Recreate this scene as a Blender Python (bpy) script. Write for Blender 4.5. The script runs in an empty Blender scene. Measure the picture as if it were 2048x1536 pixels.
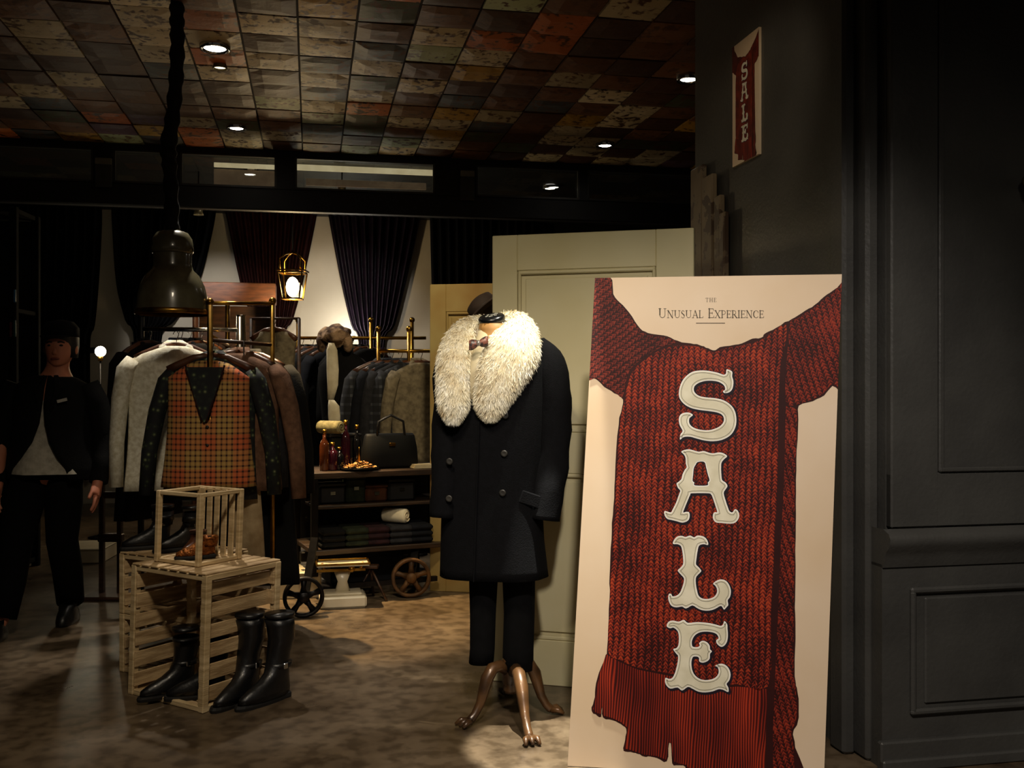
import bpy, bmesh, math, random
import numpy as np
from mathutils import Vector, Matrix, noise as mnoise
from mathutils.geometry import tessellate_polygon
random.seed(7)
SC = bpy.context.scene
COL = SC.collection
PI = math.pi
# ------------------------------------------------------------------ camera
F = 1990.0            # focal length in pixels of the 2048 x 1536 frame
CAMZ = 1.3
cam_d = bpy.data.cameras.new('camera'); cam_d.sensor_width = 36.0
cam_d.lens = F / 2048.0 * 36.0; cam_d.clip_start = 0.05
cam = bpy.data.objects.new('camera', cam_d); COL.objects.link(cam)
cam.location = (0, 0, CAMZ); cam.rotation_euler = (PI/2, 0, 0)
SC.camera = cam
SC.view_settings.view_transform = 'Standard'; SC.view_settings.look = 'None'
SC.view_settings.gamma = 1.0; SC.view_settings.use_curve_mapping = False
SC.view_settings.exposure = 0.0
# ------------------------------------------------------------------ world and the big lights
world = bpy.data.worlds.new('world'); SC.world = world; world.use_nodes = True
world.node_tree.nodes['Background'].inputs[0].default_value = (1.0, 0.86, 0.68, 1)
world.node_tree.nodes['Background'].inputs[1].default_value = 0.03
def lamp(name, kind, loc, energy, color, target=None, size=0.1, angle=60, blend=0.4, parent=None):
    l = bpy.data.lights.new(name, kind); l.energy = energy; l.color = color
    if kind == 'AREA': l.size = size
    else: l.shadow_soft_size = size
    if kind == 'SPOT': l.spot_size = math.radians(angle); l.spot_blend = blend
    o = bpy.data.objects.new(name, l); COL.objects.link(o); o.location = loc
    if target is not None:
        o.rotation_euler = (Vector(target)-Vector(loc)).to_track_quat('-Z', 'Y').to_euler()
    return o
WARM = (1.0, 0.78, 0.52); NEUT = (1.0, 0.9, 0.76); WHITE = (1.0, 0.95, 0.88)
# unseen ceiling spots of passage and shop front; sign and back-door fills are added
lamp('spot_passage_poster', 'SPOT', (0.25, 0.55, 3.1), 310, (1.0, .9, .79), (0.70, 3.4, 0.55), .08, 52, .7)
lamp('spot_passage_floor', 'SPOT', (-0.6, 1.9, 3.1), 150, (1.0, .84, .62), (-0.85, 4.1, 0.1), .15, 80, 1.0)
lamp('fill_sign', 'SPOT', (0.35, 2.9, 3.1), 22, (1.0, .84, .6), (1.03, 4.3, 2.3), .05, 40, .8)  # added to brighten the small sign, no fitting modelled
lamp('spot_mannequin', 'SPOT', (0.17, 3.585, 3.12), 1500, (1.0, .96, .82), (0.15, 3.57, 0.0), .015, 12.5, .3)
lamp('spot_collar', 'SPOT', (0.55, 3.55, 3.12), 330, (1.0, .95, .78), (0.05, 3.86, 1.5), .02, 15, .8)
lamp('fill_back_door', 'SPOT', (-0.25, 4.55, 3.15), 125, (1.0, .82, .52), (-0.8, 6.5, 1.1), .05, 52, .9)  # added above the frame to brighten the olive door and back rack
lamp('spot_door', 'SPOT', (-0.35, 1.6, 3.12), 48, (1.0, .9, .66), (0.30, 4.1, 1.1), .04, 46, .8)
lamp('spot_pilaster', 'SPOT', (1.3, 0.8, 3.1), 42, (1.0, .9, .75), (1.7, 3.0, 0.9), .15, 70, 1.0)
# ------------------------------------------------------------------ frames
A_ROOM = math.atan2(402.0, F)              # the shop is turned this far from the view
ED = Vector((-math.sin(A_ROOM), math.cos(A_ROOM), 0)); ER = Vector((math.cos(A_ROOM), math.sin(A_ROOM), 0))
def RM(r, d, z=0.0): return ER*r + ED*d + Vector((0, 0, z))
def P(x, y, Y): return Vector(((x-1024)/F*Y, Y, CAMZ - (y-768)/F*Y))
def PD(x, y, d):
    k = (x-1024)/F
    return P(x, y, d/(ED.y + ED.x*k))
def PF(x, y, z=0.0): return P(x, y, (CAMZ-z)*F/(y-768))
def PX(x, Y): return (x-1024)/F*Y
def PZ(y, Y): return CAMZ-(y-768)/F*Y
# ------------------------------------------------------------------ materials
def lin(c): return tuple((v/255/12.92) if v/255 <= .04045 else ((v/255+.055)/1.055)**2.4 for v in c) + (1,)
MATS = {}
def new_mat(name):
    m = bpy.data.materials.new(name); m.use_nodes = True
    n = m.node_tree; return m, n, n.nodes['Principled BSDF'], n.links
def node(n, t, **kw):
    o = n.nodes.new(t)
    for k, v in kw.items(): setattr(o, k, v)
    return o
def ramp(n, stops):
    r = node(n, 'ShaderNodeValToRGB'); e = r.color_ramp.elements
    while len(e) < len(stops): e.new(.5)
    for el, (p, c) in zip(e, stops): el.position = p; el.color = c
    return r
def mathn(n, op, a=None, b=None, c=None):
    m = node(n, 'ShaderNodeMath', operation=op)
    for i, v in enumerate((a, b, c)):
        if v is None: continue
        if isinstance(v, (int, float)): m.inputs[i].default_value = v
        else: n.links.new(v, m.inputs[i])
    return m.outputs[0]
def mat(name, c1, c2=None, rough=.6, metal=0.0, scale=8.0, detail=6.0, lo=.35, hi=.65, bump=0.0, bscale=None,
        stretch=(1, 1, 1), emit=0.0, sheen=0.0, spec=.5, coat=0.0):
    if name in MATS: return MATS[name]
    m, n, b, L = new_mat(name)
    c1 = lin(c1); c2 = lin(c2) if c2 else tuple(v*.8 for v in c1[:3])+(1,)
    tc = node(n, 'ShaderNodeTexCoord'); mp = node(n, 'ShaderNodeMapping'); mp.inputs['Scale'].default_value = stretch
    L.new(tc.outputs['Object'], mp.inputs[0])
    nz = node(n, 'ShaderNodeTexNoise'); nz.inputs['Scale'].default_value = scale; nz.inputs['Detail'].default_value = detail
    L.new(mp.outputs[0], nz.inputs['Vector'])
    r = ramp(n, [(lo, c2), (hi, c1)]); L.new(nz.outputs['Fac'], r.inputs[0]); L.new(r.outputs[0], b.inputs['Base Color'])
    b.inputs['Roughness'].default_value = rough; b.inputs['Metallic'].default_value = metal
    b.inputs['Specular IOR Level'].default_value = spec
    if sheen: b.inputs['Sheen Weight'].default_value = sheen
    if coat: b.inputs['Coat Weight'].default_value = coat
    if emit: L.new(r.outputs[0], b.inputs['Emission Color']); b.inputs['Emission Strength'].default_value = emit
    if bump:
        bn = node(n, 'ShaderNodeBump'); bn.inputs['Strength'].default_value = bump; bn.inputs['Distance'].default_value = .01
        nb = node(n, 'ShaderNodeTexNoise'); nb.inputs['Scale'].default_value = bscale or scale*4; nb.inputs['Detail'].default_value = 4
        L.new(mp.outputs[0], nb.inputs['Vector']); L.new(nb.outputs['Fac'], bn.inputs['Height']); L.new(bn.outputs[0], b.inputs['Normal'])
    MATS[name] = m; return m
def glow(name, col, strength):
    if name in MATS: return MATS[name]
    m, n, b, L = new_mat(name)
    b.inputs['Base Color'].default_value = (.8, .8, .8, 1)
    b.inputs['Emission Color'].default_value = tuple(col)+(1,); b.inputs['Emission Strength'].default_value = strength
    nz = node(n, 'ShaderNodeTexNoise'); nz.inputs['Scale'].default_value = 3
    r = ramp(n, [(0, (.75, .75, .75, 1)), (1, (.85, .85, .85, 1))]); L.new(nz.outputs['Fac'], r.inputs[0]); L.new(r.outputs[0], b.inputs['Base Color'])
    MATS[name] = m; return m
# ------------------------------------------------------------------ mesh builder
class MB:
    def __init__(s): s.v = []; s.f = []; s.uv = None
    def add(s, vs, fs):
        o = len(s.v); s.v += [Vector(v) for v in vs]; s.f += [tuple(i+o for i in f) for f in fs]; return s
    def box(s, c, size, rot=None, bev=0.0):
        hx, hy, hz = size[0]/2, size[1]/2, size[2]/2; c = Vector(c)
        if bev <= 0:
            vs = [Vector((x, y, z)) for z in (-hz, hz) for y in (-hy, hy) for x in (-hx, hx)]
            fs = [(0, 2, 3, 1), (4, 5, 7, 6), (0, 1, 5, 4), (2, 6, 7, 3), (0, 4, 6, 2), (1, 3, 7, 5)]
        else:
            bm = bmesh.new(); bmesh.ops.create_cube(bm, size=1.0)
            for v in bm.verts: v.co = Vector((v.co.x*size[0], v.co.y*size[1], v.co.z*size[2]))
            bmesh.ops.bevel(bm, geom=bm.edges[:], offset=min(bev, min(size)*.45), segments=1, affect='EDGES', profile=.5)
            bm.verts.index_update(); vs = [v.co.copy() for v in bm.verts]; fs = [tuple(v.index for v in f.verts) for f in bm.faces]; bm.free()
        if rot is not None: vs = [rot @ v for v in vs]
        return s.add([v+c for v in vs], fs)
    def bar(s, p0, p1, w, h=None, bev=0.0, up=Vector((0, 0, 1))):      # rectangular bar between two points
        p0 = Vector(p0); p1 = Vector(p1); h = h or w; d = (p1-p0); l = d.length; d.normalize()
        if abs(d.dot(up)) > .95: up = Vector((1, 0, 0))
        a = d.cross(up).normalized(); u = a.cross(d)
        R = Matrix((a, d, u)).transposed()
        return s.box((p0+p1)/2, (w, l, h), R, bev)
    def tube(s, pts, rad, n=10, cap=True, flat=None):
        pts = [Vector(p) for p in pts]; m = len(pts)
        if isinstance(rad, (int, float)): rad = [rad]*m
        rings = []; prev = None
        for i, p in enumerate(pts):
            t = (pts[min(i+1, m-1)]-pts[max(i-1, 0)]).normalized()
            if prev is None:
                a = t.cross(Vector((0, 0, 1)))
                if a.length < .1: a = t.cross(Vector((0, 1, 0)))
                a.normalize()
            else:
                a = (prev - t*prev.dot(t)).normalized()
            prev = a; b = t.cross(a)
            fl = flat if flat else 1.0
            rings.append([p + a*math.cos(2*PI*k/n)*rad[i] + b*math.sin(2*PI*k/n)*rad[i]*fl for k in range(n)])
        return s.loft(rings, cap)
    def loft(s, rings, cap=True, close=True):
        n = len(rings[0]); o = len(s.v)
        for r in rings: s.v += [Vector(p) for p in r]
        for i in range(len(rings)-1):
            for k in range(n if close else n-1):
                k2 = (k+1) % n
                s.f.append((o+i*n+k, o+i*n+k2, o+(i+1)*n+k2, o+(i+1)*n+k))
        if cap and close:
            s.f.append(tuple(o+k for k in range(n))[::-1]); e = o+(len(rings)-1)*n; s.f.append(tuple(e+k for k in range(n)))
        return s
    def lathe(s, prof, c=(0, 0, 0), n=24, cap=True, R=None):
        c = Vector(c); rings = []
        for r, z in prof:
            ring = [Vector((r*math.cos(2*PI*k/n), r*math.sin(2*PI*k/n), z)) for k in range(n)]
            if R is not None: ring = [R @ q for q in ring]
            rings.append([q+c for q in ring])
        return s.loft(rings, cap)
    def ball(s, c, r, n=12, m=8):
        rx, ry, rz = (r, r, r) if isinstance(r, (int, float)) else r; rings = []
        c = Vector(c)
        for i in range(m+1):
            a = -PI/2 + PI*i/m; q = max(math.cos(a), .02)
            rings.append([c+Vector((rx*q*math.cos(2*PI*k/n), ry*q*math.sin(2*PI*k/n), rz*math.sin(a))) for k in range(n)])
        return s.loft(rings)
    def prism(s, poly, holes, mapf, t):                 # flat outline (list of 2d) given thickness through mapf(p, h)
        loops = [poly]+list(holes); tri = tessellate_polygon([[Vector((p[0], p[1], 0)) for p in l] for l in loops])
        flat = [p for l in loops for p in l]; n = len(flat); o = len(s.v)
        s.v += [Vector(mapf(p, t)) for p in flat]+[Vector(mapf(p, 0)) for p in flat]
        for a, b, c in tri: s.f.append((o+a, o+b, o+c)); s.f.append((o+n+c, o+n+b, o+n+a))
        k = 0
        for l in loops:
            m = len(l)
            for i in range(m):
                j = (i+1) % m; s.f.append((o+k+i, o+k+j, o+n+k+j, o+n+k+i))
            k += m
        return s
    def mesh(s, name, m, smooth=False, recalc=True):
        me = bpy.data.meshes.new(name); me.from_pydata([tuple(v) for v in s.v], [], s.f)
        if recalc:
            bm = bmesh.new(); bm.from_mesh(me); bmesh.ops.recalc_face_normals(bm, faces=bm.faces[:]); bm.to_mesh(me); bm.free()
        if smooth:
            for p in me.polygons: p.use_smooth = True
        me.materials.append(m); me.update(); return me
    def build(s, name, m, parent=None, smooth=False, world=False, recalc=True):
        if world and parent is not None:
            inv = (Matrix.Translation(parent.location) @ parent.rotation_euler.to_matrix().to_4x4()).inverted()
            s.v = [inv @ v for v in s.v]
        elif world and parent is None:          # put the origin at the base of the thing
            x = [v.x for v in s.v]; y = [v.y for v in s.v]; z = min(v.z for v in s.v)
            c = Vector(((min(x)+max(x))/2, (min(y)+max(y))/2, z)); s.v = [v-c for v in s.v]
            o = link(name, s.mesh(name, m, smooth, recalc)); o.location = c; return o
        return link(name, s.mesh(name, m, smooth, recalc), parent)
def link(name, me, parent=None):
    o = bpy.data.objects.new(name, me); COL.objects.link(o)
    if parent is not None: o.parent = parent
    return o
def tag(o, label, cat=None, group=None, kind=None):
    o['label'] = label
    if cat: o['category'] = cat
    if group: o['group'] = group
    if kind: o['kind'] = kind
    return o
def thing(name, label, cat, loc=(0, 0, 0), rz=0.0, group=None, kind=None):
    o = bpy.data.objects.new(name, None); o.empty_display_size = .05; COL.objects.link(o)
    o.location = loc; o.rotation_euler = (0, 0, rz); return tag(o, label, cat, group, kind)
def spline(pts, k=4, closed=True):
    """Catmull-Rom through 2d points"""
    n = len(pts); out = []
    rng = range(n) if closed else range(n-1)
    for i in rng:
        p0, p1, p2, p3 = [np.array(pts[(i+j) % n] if closed else pts[min(max(i+j, 0), n-1)], float) for j in (-1, 0, 1, 2)]
        for q in range(k):
            t = q/k
            out.append(tuple(.5*((2*p1)+(-p0+p2)*t+(2*p0-5*p1+4*p2-p3)*t*t+(-p0+3*p1-3*p2+p3)*t**3)))
    if not closed: out.append(tuple(pts[-1]))
    return out
# ------------------------------------------------------------------ shared materials
def tile_material():
    m, n, b, L = new_mat('ceiling_tile_paint')
    oi = node(n, 'ShaderNodeObjectInfo'); tc = node(n, 'ShaderNodeTexCoord')
    ad = node(n, 'ShaderNodeVectorMath', operation='MULTIPLY_ADD'); L.new(oi.outputs['Random'], ad.inputs[0])
    ad.inputs[1].default_value = (17, 31, 9); L.new(tc.outputs['Object'], ad.inputs[2])
    nz = node(n, 'ShaderNodeTexNoise'); nz.inputs['Scale'].default_value = 26; nz.inputs['Detail'].default_value = 8; L.new(ad.outputs[0], nz.inputs['Vector'])
    n2 = node(n, 'ShaderNodeTexNoise'); n2.inputs['Scale'].default_value = 7; n2.inputs['Detail'].default_value = 3; n2.inputs['Distortion'].default_value = 1.5; L.new(ad.outputs[0], n2.inputs['Vector'])
    mul = mathn(n, 'MULTIPLY', nz.outputs['Fac'], n2.outputs['Fac'])
    r = ramp(n, [(.17, (0, 0, 0, 1)), (.225, (1, 1, 1, 1))]); L.new(mul, r.inputs[0])
    mx = node(n, 'ShaderNodeMix', data_type='RGBA'); L.new(r.outputs[0], mx.inputs['Factor'])
    mx.inputs['A'].default_value = lin((92, 58, 33)); L.new(oi.outputs['Color'], mx.inputs['B'])
    L.new(mx.outputs['Result'], b.inputs['Base Color']); b.inputs['Roughness'].default_value = .52
    bn = node(n, 'ShaderNodeBump'); bn.inputs['Strength'].default_value = .5; bn.inputs['Distance'].default_value = .01
    L.new(mul, bn.inputs['Height']); L.new(bn.outputs[0], b.inputs['Normal'])
    return m
def floor_material():
    m, n, b, L = new_mat('polished_concrete')
    tc = node(n, 'ShaderNodeTexCoord')
    a = node(n, 'ShaderNodeTexNoise'); a.inputs['Scale'].default_value = 1.3; a.inputs['Detail'].default_value = 9; a.inputs['Roughness'].default_value = .62; L.new(tc.outputs['Object'], a.inputs['Vector'])
    c = node(n, 'ShaderNodeTexNoise'); c.inputs['Scale'].default_value = 14; c.inputs['Detail'].default_value = 8; L.new(tc.outputs['Object'], c.inputs['Vector'])
    r = ramp(n, [(.3, lin((62, 51, 39))), (.5, lin((96, 81, 63))), (.72, lin((122, 106, 85)))]); L.new(a.outputs['Fac'], r.inputs[0])
    r2 = ramp(n, [(.38, (.42, .39, .35, 1)), (.56, (1, 1, 1, 1))]); L.new(c.outputs['Fac'], r2.inputs[0])
    mx = node(n, 'ShaderNodeMix', data_type='RGBA', blend_type='MULTIPLY'); mx.inputs['Factor'].default_value = .8
    L.new(r.outputs[0], mx.inputs['A']); L.new(r2.outputs[0], mx.inputs['B']); L.new(mx.outputs['Result'], b.inputs['Base Color'])
    rr = ramp(n, [(.3, (.22, .22, .22, 1)), (.7, (.5, .5, .5, 1))]); L.new(a.outputs['Fac'], rr.inputs[0]); L.new(rr.outputs[0], b.inputs['Roughness'])
    bn = node(n, 'ShaderNodeBump'); bn.inputs['Strength'].default_value = .25; bn.inputs['Distance'].default_value = .004; L.new(c.outputs['Fac'], bn.inputs['Height']); L.new(bn.outputs[0], b.inputs['Normal'])
    return m
def chipped(name, paint, wood, thr=.62, scale=3.0, paint2=None):
    if name in MATS: return MATS[name]
    m, n, b, L = new_mat(name); tc = node(n, 'ShaderNodeTexCoord')
    a = node(n, 'ShaderNodeTexNoise'); a.inputs['Scale'].default_value = scale; a.inputs['Detail'].default_value = 10; a.inputs['Roughness'].default_value = .65; L.new(tc.outputs['Object'], a.inputs['Vector'])
    g = node(n, 'ShaderNodeTexNoise'); g.inputs['Scale'].default_value = 2.2; g.inputs['Detail'].default_value = 3; L.new(tc.outputs['Object'], g.inputs['Vector'])
    pr = ramp(n, [(.35, lin(paint2 or tuple(v*.9 for v in paint))), (.65, lin(paint))]); L.new(g.outputs['Fac'], pr.inputs[0])
    k = ramp(n, [(thr, (0, 0, 0, 1)), (thr+.015, (1, 1, 1, 1))]); L.new(a.outputs['Fac'], k.inputs[0])
    mx = node(n, 'ShaderNodeMix', data_type='RGBA'); L.new(k.outputs[0], mx.inputs['Factor']); L.new(pr.outputs[0], mx.inputs['A']); mx.inputs['B'].default_value = lin(wood)
    L.new(mx.outputs['Result'], b.inputs['Base Color']); b.inputs['Roughness'].default_value = .5
    bn = node(n, 'ShaderNodeBump'); bn.inputs['Strength'].default_value = .3; bn.inputs['Distance'].default_value = .004; bn.invert = True
    L.new(k.outputs[0], bn.inputs['Height']); L.new(bn.outputs[0], b.inputs['Normal'])
    MATS[name] = m; return m
def glass_mat():
    m, n, b, L = new_mat('thin_glass')
    t = node(n, 'ShaderNodeBsdfTransparent'); t.inputs[0].default_value = (.82, .84, .82, 1)
    g = node(n, 'ShaderNodeBsdfGlossy'); g.inputs['Roughness'].default_value = .02
    x = node(n, 'ShaderNodeMixShader'); x.inputs[0].default_value = .06
    L.new(t.outputs[0], x.inputs[1]); L.new(g.outputs[0], x.inputs[2]); L.new(x.outputs[0], n.nodes['Material Output'].inputs[0])
    n.nodes.remove(b); return m
M_TILE = tile_material(); M_FLOOR = floor_material(); M_GLASS = glass_mat()
M_BLACK = mat('matt_black_paint', (22, 22, 24), (16, 16, 17), .55, bump=.1)
M_DARK = mat('charcoal_paint', (66, 65, 62), (54, 53, 51), .42, scale=3, bump=.15, bscale=60)
M_BRASS = mat('aged_brass', (196, 150, 62), (120, 84, 30), .3, 1.0, scale=12)
M_CHROME = mat('chrome', (200, 200, 200), (160, 160, 160), .15, 1.0)
M_IRON = mat('black_iron', (34, 30, 28), (20, 18, 17), .45, .7, scale=20)
M_CRATE = mat('pale_crate_wood', (214, 190, 148), (176, 150, 108), .7, scale=6, stretch=(1, 1, 9), bump=.2)
M_CRATE_H = mat('pale_crate_wood_slat', (200, 172, 130), (150, 122, 84), .7, scale=5, stretch=(1.5, 1.5, 12), bump=.2)
M_DARKWOOD = mat('dark_wood', (74, 46, 26), (40, 25, 15), .45, scale=5, stretch=(1, 8, 8))
M_HANG = mat('walnut_hanger', (92, 54, 30), (60, 34, 20), .4, scale=7)
M_LEATHER = mat('black_leather', (16, 16, 18), (9, 9, 10), .4, scale=20, bump=.2, bscale=40, coat=.08)
M_BRNLEATHER = mat('brown_leather', (82, 46, 26), (52, 28, 16), .35, scale=14, bump=.2)
M_GOLD = mat('gold_leather', (180, 110, 50), (110, 60, 24), .25, .7, scale=30, bump=.6, bscale=60)
# ------------------------------------------------------------------ STRUCTURE
CEIL = 3.2
o = MB().box((0, 0, -.05), (14, 18, .1)).build('floor', M_FLOOR); o.location = (0, 6, 0); o.rotation_euler = (0, 0, A_ROOM)
tag(o, 'worn brown polished concrete floor of the shop', 'floor', kind='structure')
# ceiling of painted tiles
T = .304; R0 = -.068-9*T; D0 = 5.267-2*T; NC = 21; NR = 12
ceil = thing('ceiling', 'ceiling clad in patchwork of distressed painted tiles', 'ceiling', (0, 0, CEIL), A_ROOM, kind='structure')
x0, x1, y0, y1 = R0-6*T, R0+(NC+5)*T, D0-16*T, D0+NR*T
M_GROUT = mat('ceiling_board', (40, 26, 16), (24, 16, 10), .8)
MB().box(((x0+x1)/2, (y0+y1)/2, .045), (x1-x0, y1-y0, .06)).build('ceiling_board', M_GROUT, ceil)
def tile_mesh(seed):
    rnd = random.Random(seed); bm = MB(); n = 4; h = T/2-.006
    vs = []; fs = []
    for i in range(n+1):
        for j in range(n+1):
            e = i in (0, n) or j in (0, n)
            vs.append((-h+2*h*i/n, -h+2*h*j/n, 0 if e else -.007-rnd.random()*.006))
    for i in range(n):
        for j in range(n): a = i*(n+1)+j; fs.append((a, a+1, a+n+2, a+n+1))
    bm.add(vs, fs); m = .0
    base = [(-h, -h, .014), (h, -h, .014), (h, h, .014), (-h, h, .014)]
    rim = [0, n, (n+1)*n, (n+1)*(n+1)-1]
    bm.add([(-h, -h, 0), (h, -h, 0), (h, h, 0), (-h, h, 0)]+base, [(0, 1, 5, 4), (1, 2, 6, 5), (2, 3, 7, 6), (3, 0, 4, 7)])
    return bm.mesh('tile', M_TILE)
TM = [tile_mesh(i) for i in range(8)]
PAL = [((92, 60, 34), 30), ((64, 40, 24), 22), ((172, 158, 130), 18), ((150, 136, 108), 12), ((152, 118, 44), 11), ((150, 82, 36), 9), ((56, 58, 62), 12), ((58, 60, 34), 8), ((132, 140, 110), 4), ((74, 50, 66), 3)]
bag = [c for c, w in PAL for _ in range(w)]; trnd = random.Random(21)
for i in range(NC):
    for j in range(NR):
        t = link('tile', TM[trnd.randrange(8)], ceil)
        t.location = (R0+(i+.5)*T, D0+(j+.5)*T, trnd.uniform(-.006, .004))
        t.rotation_euler = (trnd.uniform(-.012, .012), trnd.uniform(-.012, .012), trnd.choice((0, PI/2, PI, -PI/2)))
        c = trnd.choice(bag); k = trnd.uniform(1.15, 1.5); t.color = lin(tuple(min(255, v*k) for v in c))
rest = MB(); h = T/2-.006
for i in range(-6, NC+5):
    for j in range(-16, NR):
        if 0 <= i < NC and 0 <= j: continue
        rest.box((R0+(i+.5)*T, D0+(j+.5)*T, .004), (2*h, 2*h, .016))
ro = rest.build('tile_field', mat('tile_field_paint', (150, 120, 80), (58, 38, 24), .5, scale=2.4, detail=2, lo=.45, hi=.55), ceil); ro['kind'] = 'stuff'; ro['label'] = 'painted ceiling tiles'
# dark ceiling and walls of the back
D1 = D0+NR*T
o = MB().box((0, 0, .05), (12, 4.4, .1)).build('ceiling', M_BLACK); o.location = RM(.5, D1+2.22, CEIL); o.rotation_euler = (0, 0, A_ROOM)
tag(o, 'black ceiling of the back room behind the transom windows', 'ceiling', kind='structure')
M_WHITEWALL = mat('white_plaster', (206, 196, 178), (192, 182, 164), .8, scale=2, bump=.1)
DW = 11.5
def room_box(name, r0, r1, d0, d1, z0, z1, m, label, cat, kind='structure'):
    o = MB().box((0, 0, (z1-z0)/2), (r1-r0, d1-d0, z1-z0)).build(name, m); o.location = RM((r0+r1)/2, (d0+d1)/2, z0); o.rotation_euler = (0, 0, A_ROOM)
    return tag(o, label, cat, kind=kind)
rw = 1.42
room_box('wall_back', -4.6, rw, DW, DW+.1, 0, 3.2, M_WHITEWALL, 'white plaster back wall behind the gathered drapes', 'wall')
room_box('wall_back', rw, 5.2, DW, DW+.1, 0, 3.2, M_BLACK, 'black back wall behind the cream doors', 'wall')
room_box('wall_left', -4.7, -4.6, 1.0, DW, 0, 3.2, M_BLACK, 'black left wall in deep shade', 'wall')
room_box('wall_far_right', 5.1, 5.2, 3.9, DW, 0, 3.2, M_BLACK, 'black wall at the far right behind the partition', 'wall')
# bulkhead with transom windows
bh = thing('trim_1', 'black bulkhead beam with glazed transoms under the tiled ceiling edge', 'beam', RM(0, D1, 0), A_ROOM, kind='structure')
def rc(x, d): p = PD(x, 500, d); return p.dot(ER)
b = MB(); b.box((.4, .05, 3.175), (9.8, .1, .05)); b.build('top_rail', M_BLACK, bh)
b = MB(); b.box((.4, .05, 2.80), (9.8, .1, .18), bev=.01); b.build('bottom_rail', M_BLACK, bh)
wins = [(-130, 186), (226, 345), (360, 553), (590, 870), (952, 1160), (1175, 1420)]
edges = [-4.5]+[v for w in wins for v in (rc(w[0], D1), rc(w[1], D1))]+[5.1]
for i in range(0, len(edges), 2):
    a, c = edges[i], edges[i+1]; MB().box(((a+c)/2, .05, 3.02), (max(c-a, .03), .1, .27)).build('mullion', M_BLACK, bh)
for i, w in enumerate(wins):
    a, c = rc(w[0], D1), rc(w[1], D1)
    win = thing('window_%d' % (i+1), ['dark transom window pane at far left', 'narrow dark transom pane beside hanging cable', 'transom window showing a glowing beige board', 'long transom window with glowing cream strip', 'dark transom pane above small cream door', 'dark transom pane nearest the right partition'][i], 'window', RM((a+c)/2, D1+.05, 2.89), A_ROOM, kind='structure')
    MB().box((0, 0, .133), (c-a, .008, .262)).build('pane', M_GLASS, win)
    f = MB()
    for z in (.008, .258): f.box((0, -.03, z), (c-a, .03, .016))
    for s in (-1, 1): f.box((s*((c-a)/2-.008), -.03, .133), (.016, .03, .266))
    f.build('window_frame', M_DARK, win)
# added glowing boards in place of the reflections in the transom glass
M_CREAM_GLOW = mat('cream_glow', (214, 196, 156), (196, 176, 136), .6, emit=.85); M_BEIGE_GLOW = mat('beige_glow', (150, 124, 96), (128, 104, 80), .6, emit=.22)  # emission in the boards stands in for reflected ceiling light
def added_board(x0, x1, y0, y1, d, m, label, t=.02):
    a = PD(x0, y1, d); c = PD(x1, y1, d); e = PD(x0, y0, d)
    o = MB().box((0, 0, (e.z-a.z)/2), ((c-a).length, t, e.z-a.z), bev=.003).build('glow_board', m); o.location = Vector(((a.x+c.x)/2, (a.y+c.y)/2, a.z)); o.rotation_euler = (0, 0, A_ROOM)
    return tag(o, label, 'board', 'added glowing boards behind the transoms')
added_board(428, 556, 338, 376, D1+.5, M_BEIGE_GLOW, 'added glowing beige board behind the transom left of the long one')
added_board(428, 556, 325, 334, D1+.48, M_CREAM_GLOW, 'thin glowing cream strip added above the beige transom board')
added_board(586, 874, 318, 340, D1+.5, M_CREAM_GLOW, 'glowing cream strip added in the long transom window')
added_board(612, 852, 357, 371, D1+.5, M_BEIGE_GLOW, 'dim glowing beige strip added low in the long transom window')
def wall_plate(x0, x1, y0, y1, label):
    a = PD(x0, y1, D1-.03); c = PD(x1, y0, D1-.03); r = thing('wall_plate', label, 'plate', Vector(((a.x+c.x)/2, (a.y+c.y)/2, a.z)), A_ROOM, 'grey plates on the bulkhead')
    h = c.z-a.z; w = (c-a).dot(ER)
    MB().box((0, 0, h/2), (w, .03, h), bev=.006).build('plate', mat('grey_plate', (70, 72, 66), (56, 58, 52), .4), r)
    MB().box((0, -.012, h-.03), (w*.98, .02, .05), bev=.004).build('cap', mat('pale_plate', (150, 150, 138), (130, 130, 118), .4), r)
wall_plate(190, 224, 316, 374, 'grey plate on the bulkhead left of the hanging cable')
wall_plate(920, 949, 341, 400, 'grey plate on the bulkhead above the small cream door')
# dark partition wall on the right with its end, and the panelled pilaster
wr = 1.861; dc = 4.64
room_box('wall_right', wr, wr+.12, 3.2, dc, 0, 3.2, M_DARK, 'charcoal side wall carrying the small sale sign', 'wall')
dp = 3.05; rp = rc(1781, dp)
pil = thing('wall_front', 'charcoal panelled pilaster filling the right edge', 'pilaster', RM(rp, dp, 0), A_ROOM, kind='structure')
Yp = PD(1781, 500, dp).y
def pz(y): return PZ(y, Yp)
def prr(x): return rc(x, dp)-rp
zr = pz(1057); W = 2.2
MB().box((W/2, .13, 1.6), (W, .2, 3.2)).build('core', M_DARK, pil)
MB().box((prr(1876)/2, .012, (3.2+zr)/2), (prr(1876), .036, 3.2-zr), bev=.006).build('stile', M_DARK, pil)
zb = pz(946)
MB().box((W/2, .0125, (zb+zr)/2), (W, .035, zb-zr), bev=.006).build('rail', M_DARK, pil)
m = MB(); a = prr(1876)
m.bar((a+.008, -.004, zb), (a+.008, -.004, 3.2), .016, .02, .004); m.bar((a, -.004, zb+.008), (W, -.004, zb+.008), .02, .016, .004)
m.build('panel_moulding', M_DARK, pil)
for k, (x, yy, w) in enumerate(((-.052, .09, .05), (-.10, .16, .05))):
    MB().box((x+.025, yy+.02, 1.6), (w, .10, 3.2), bev=.012).build('jamb_moulding', M_DARK, pil)
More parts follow.
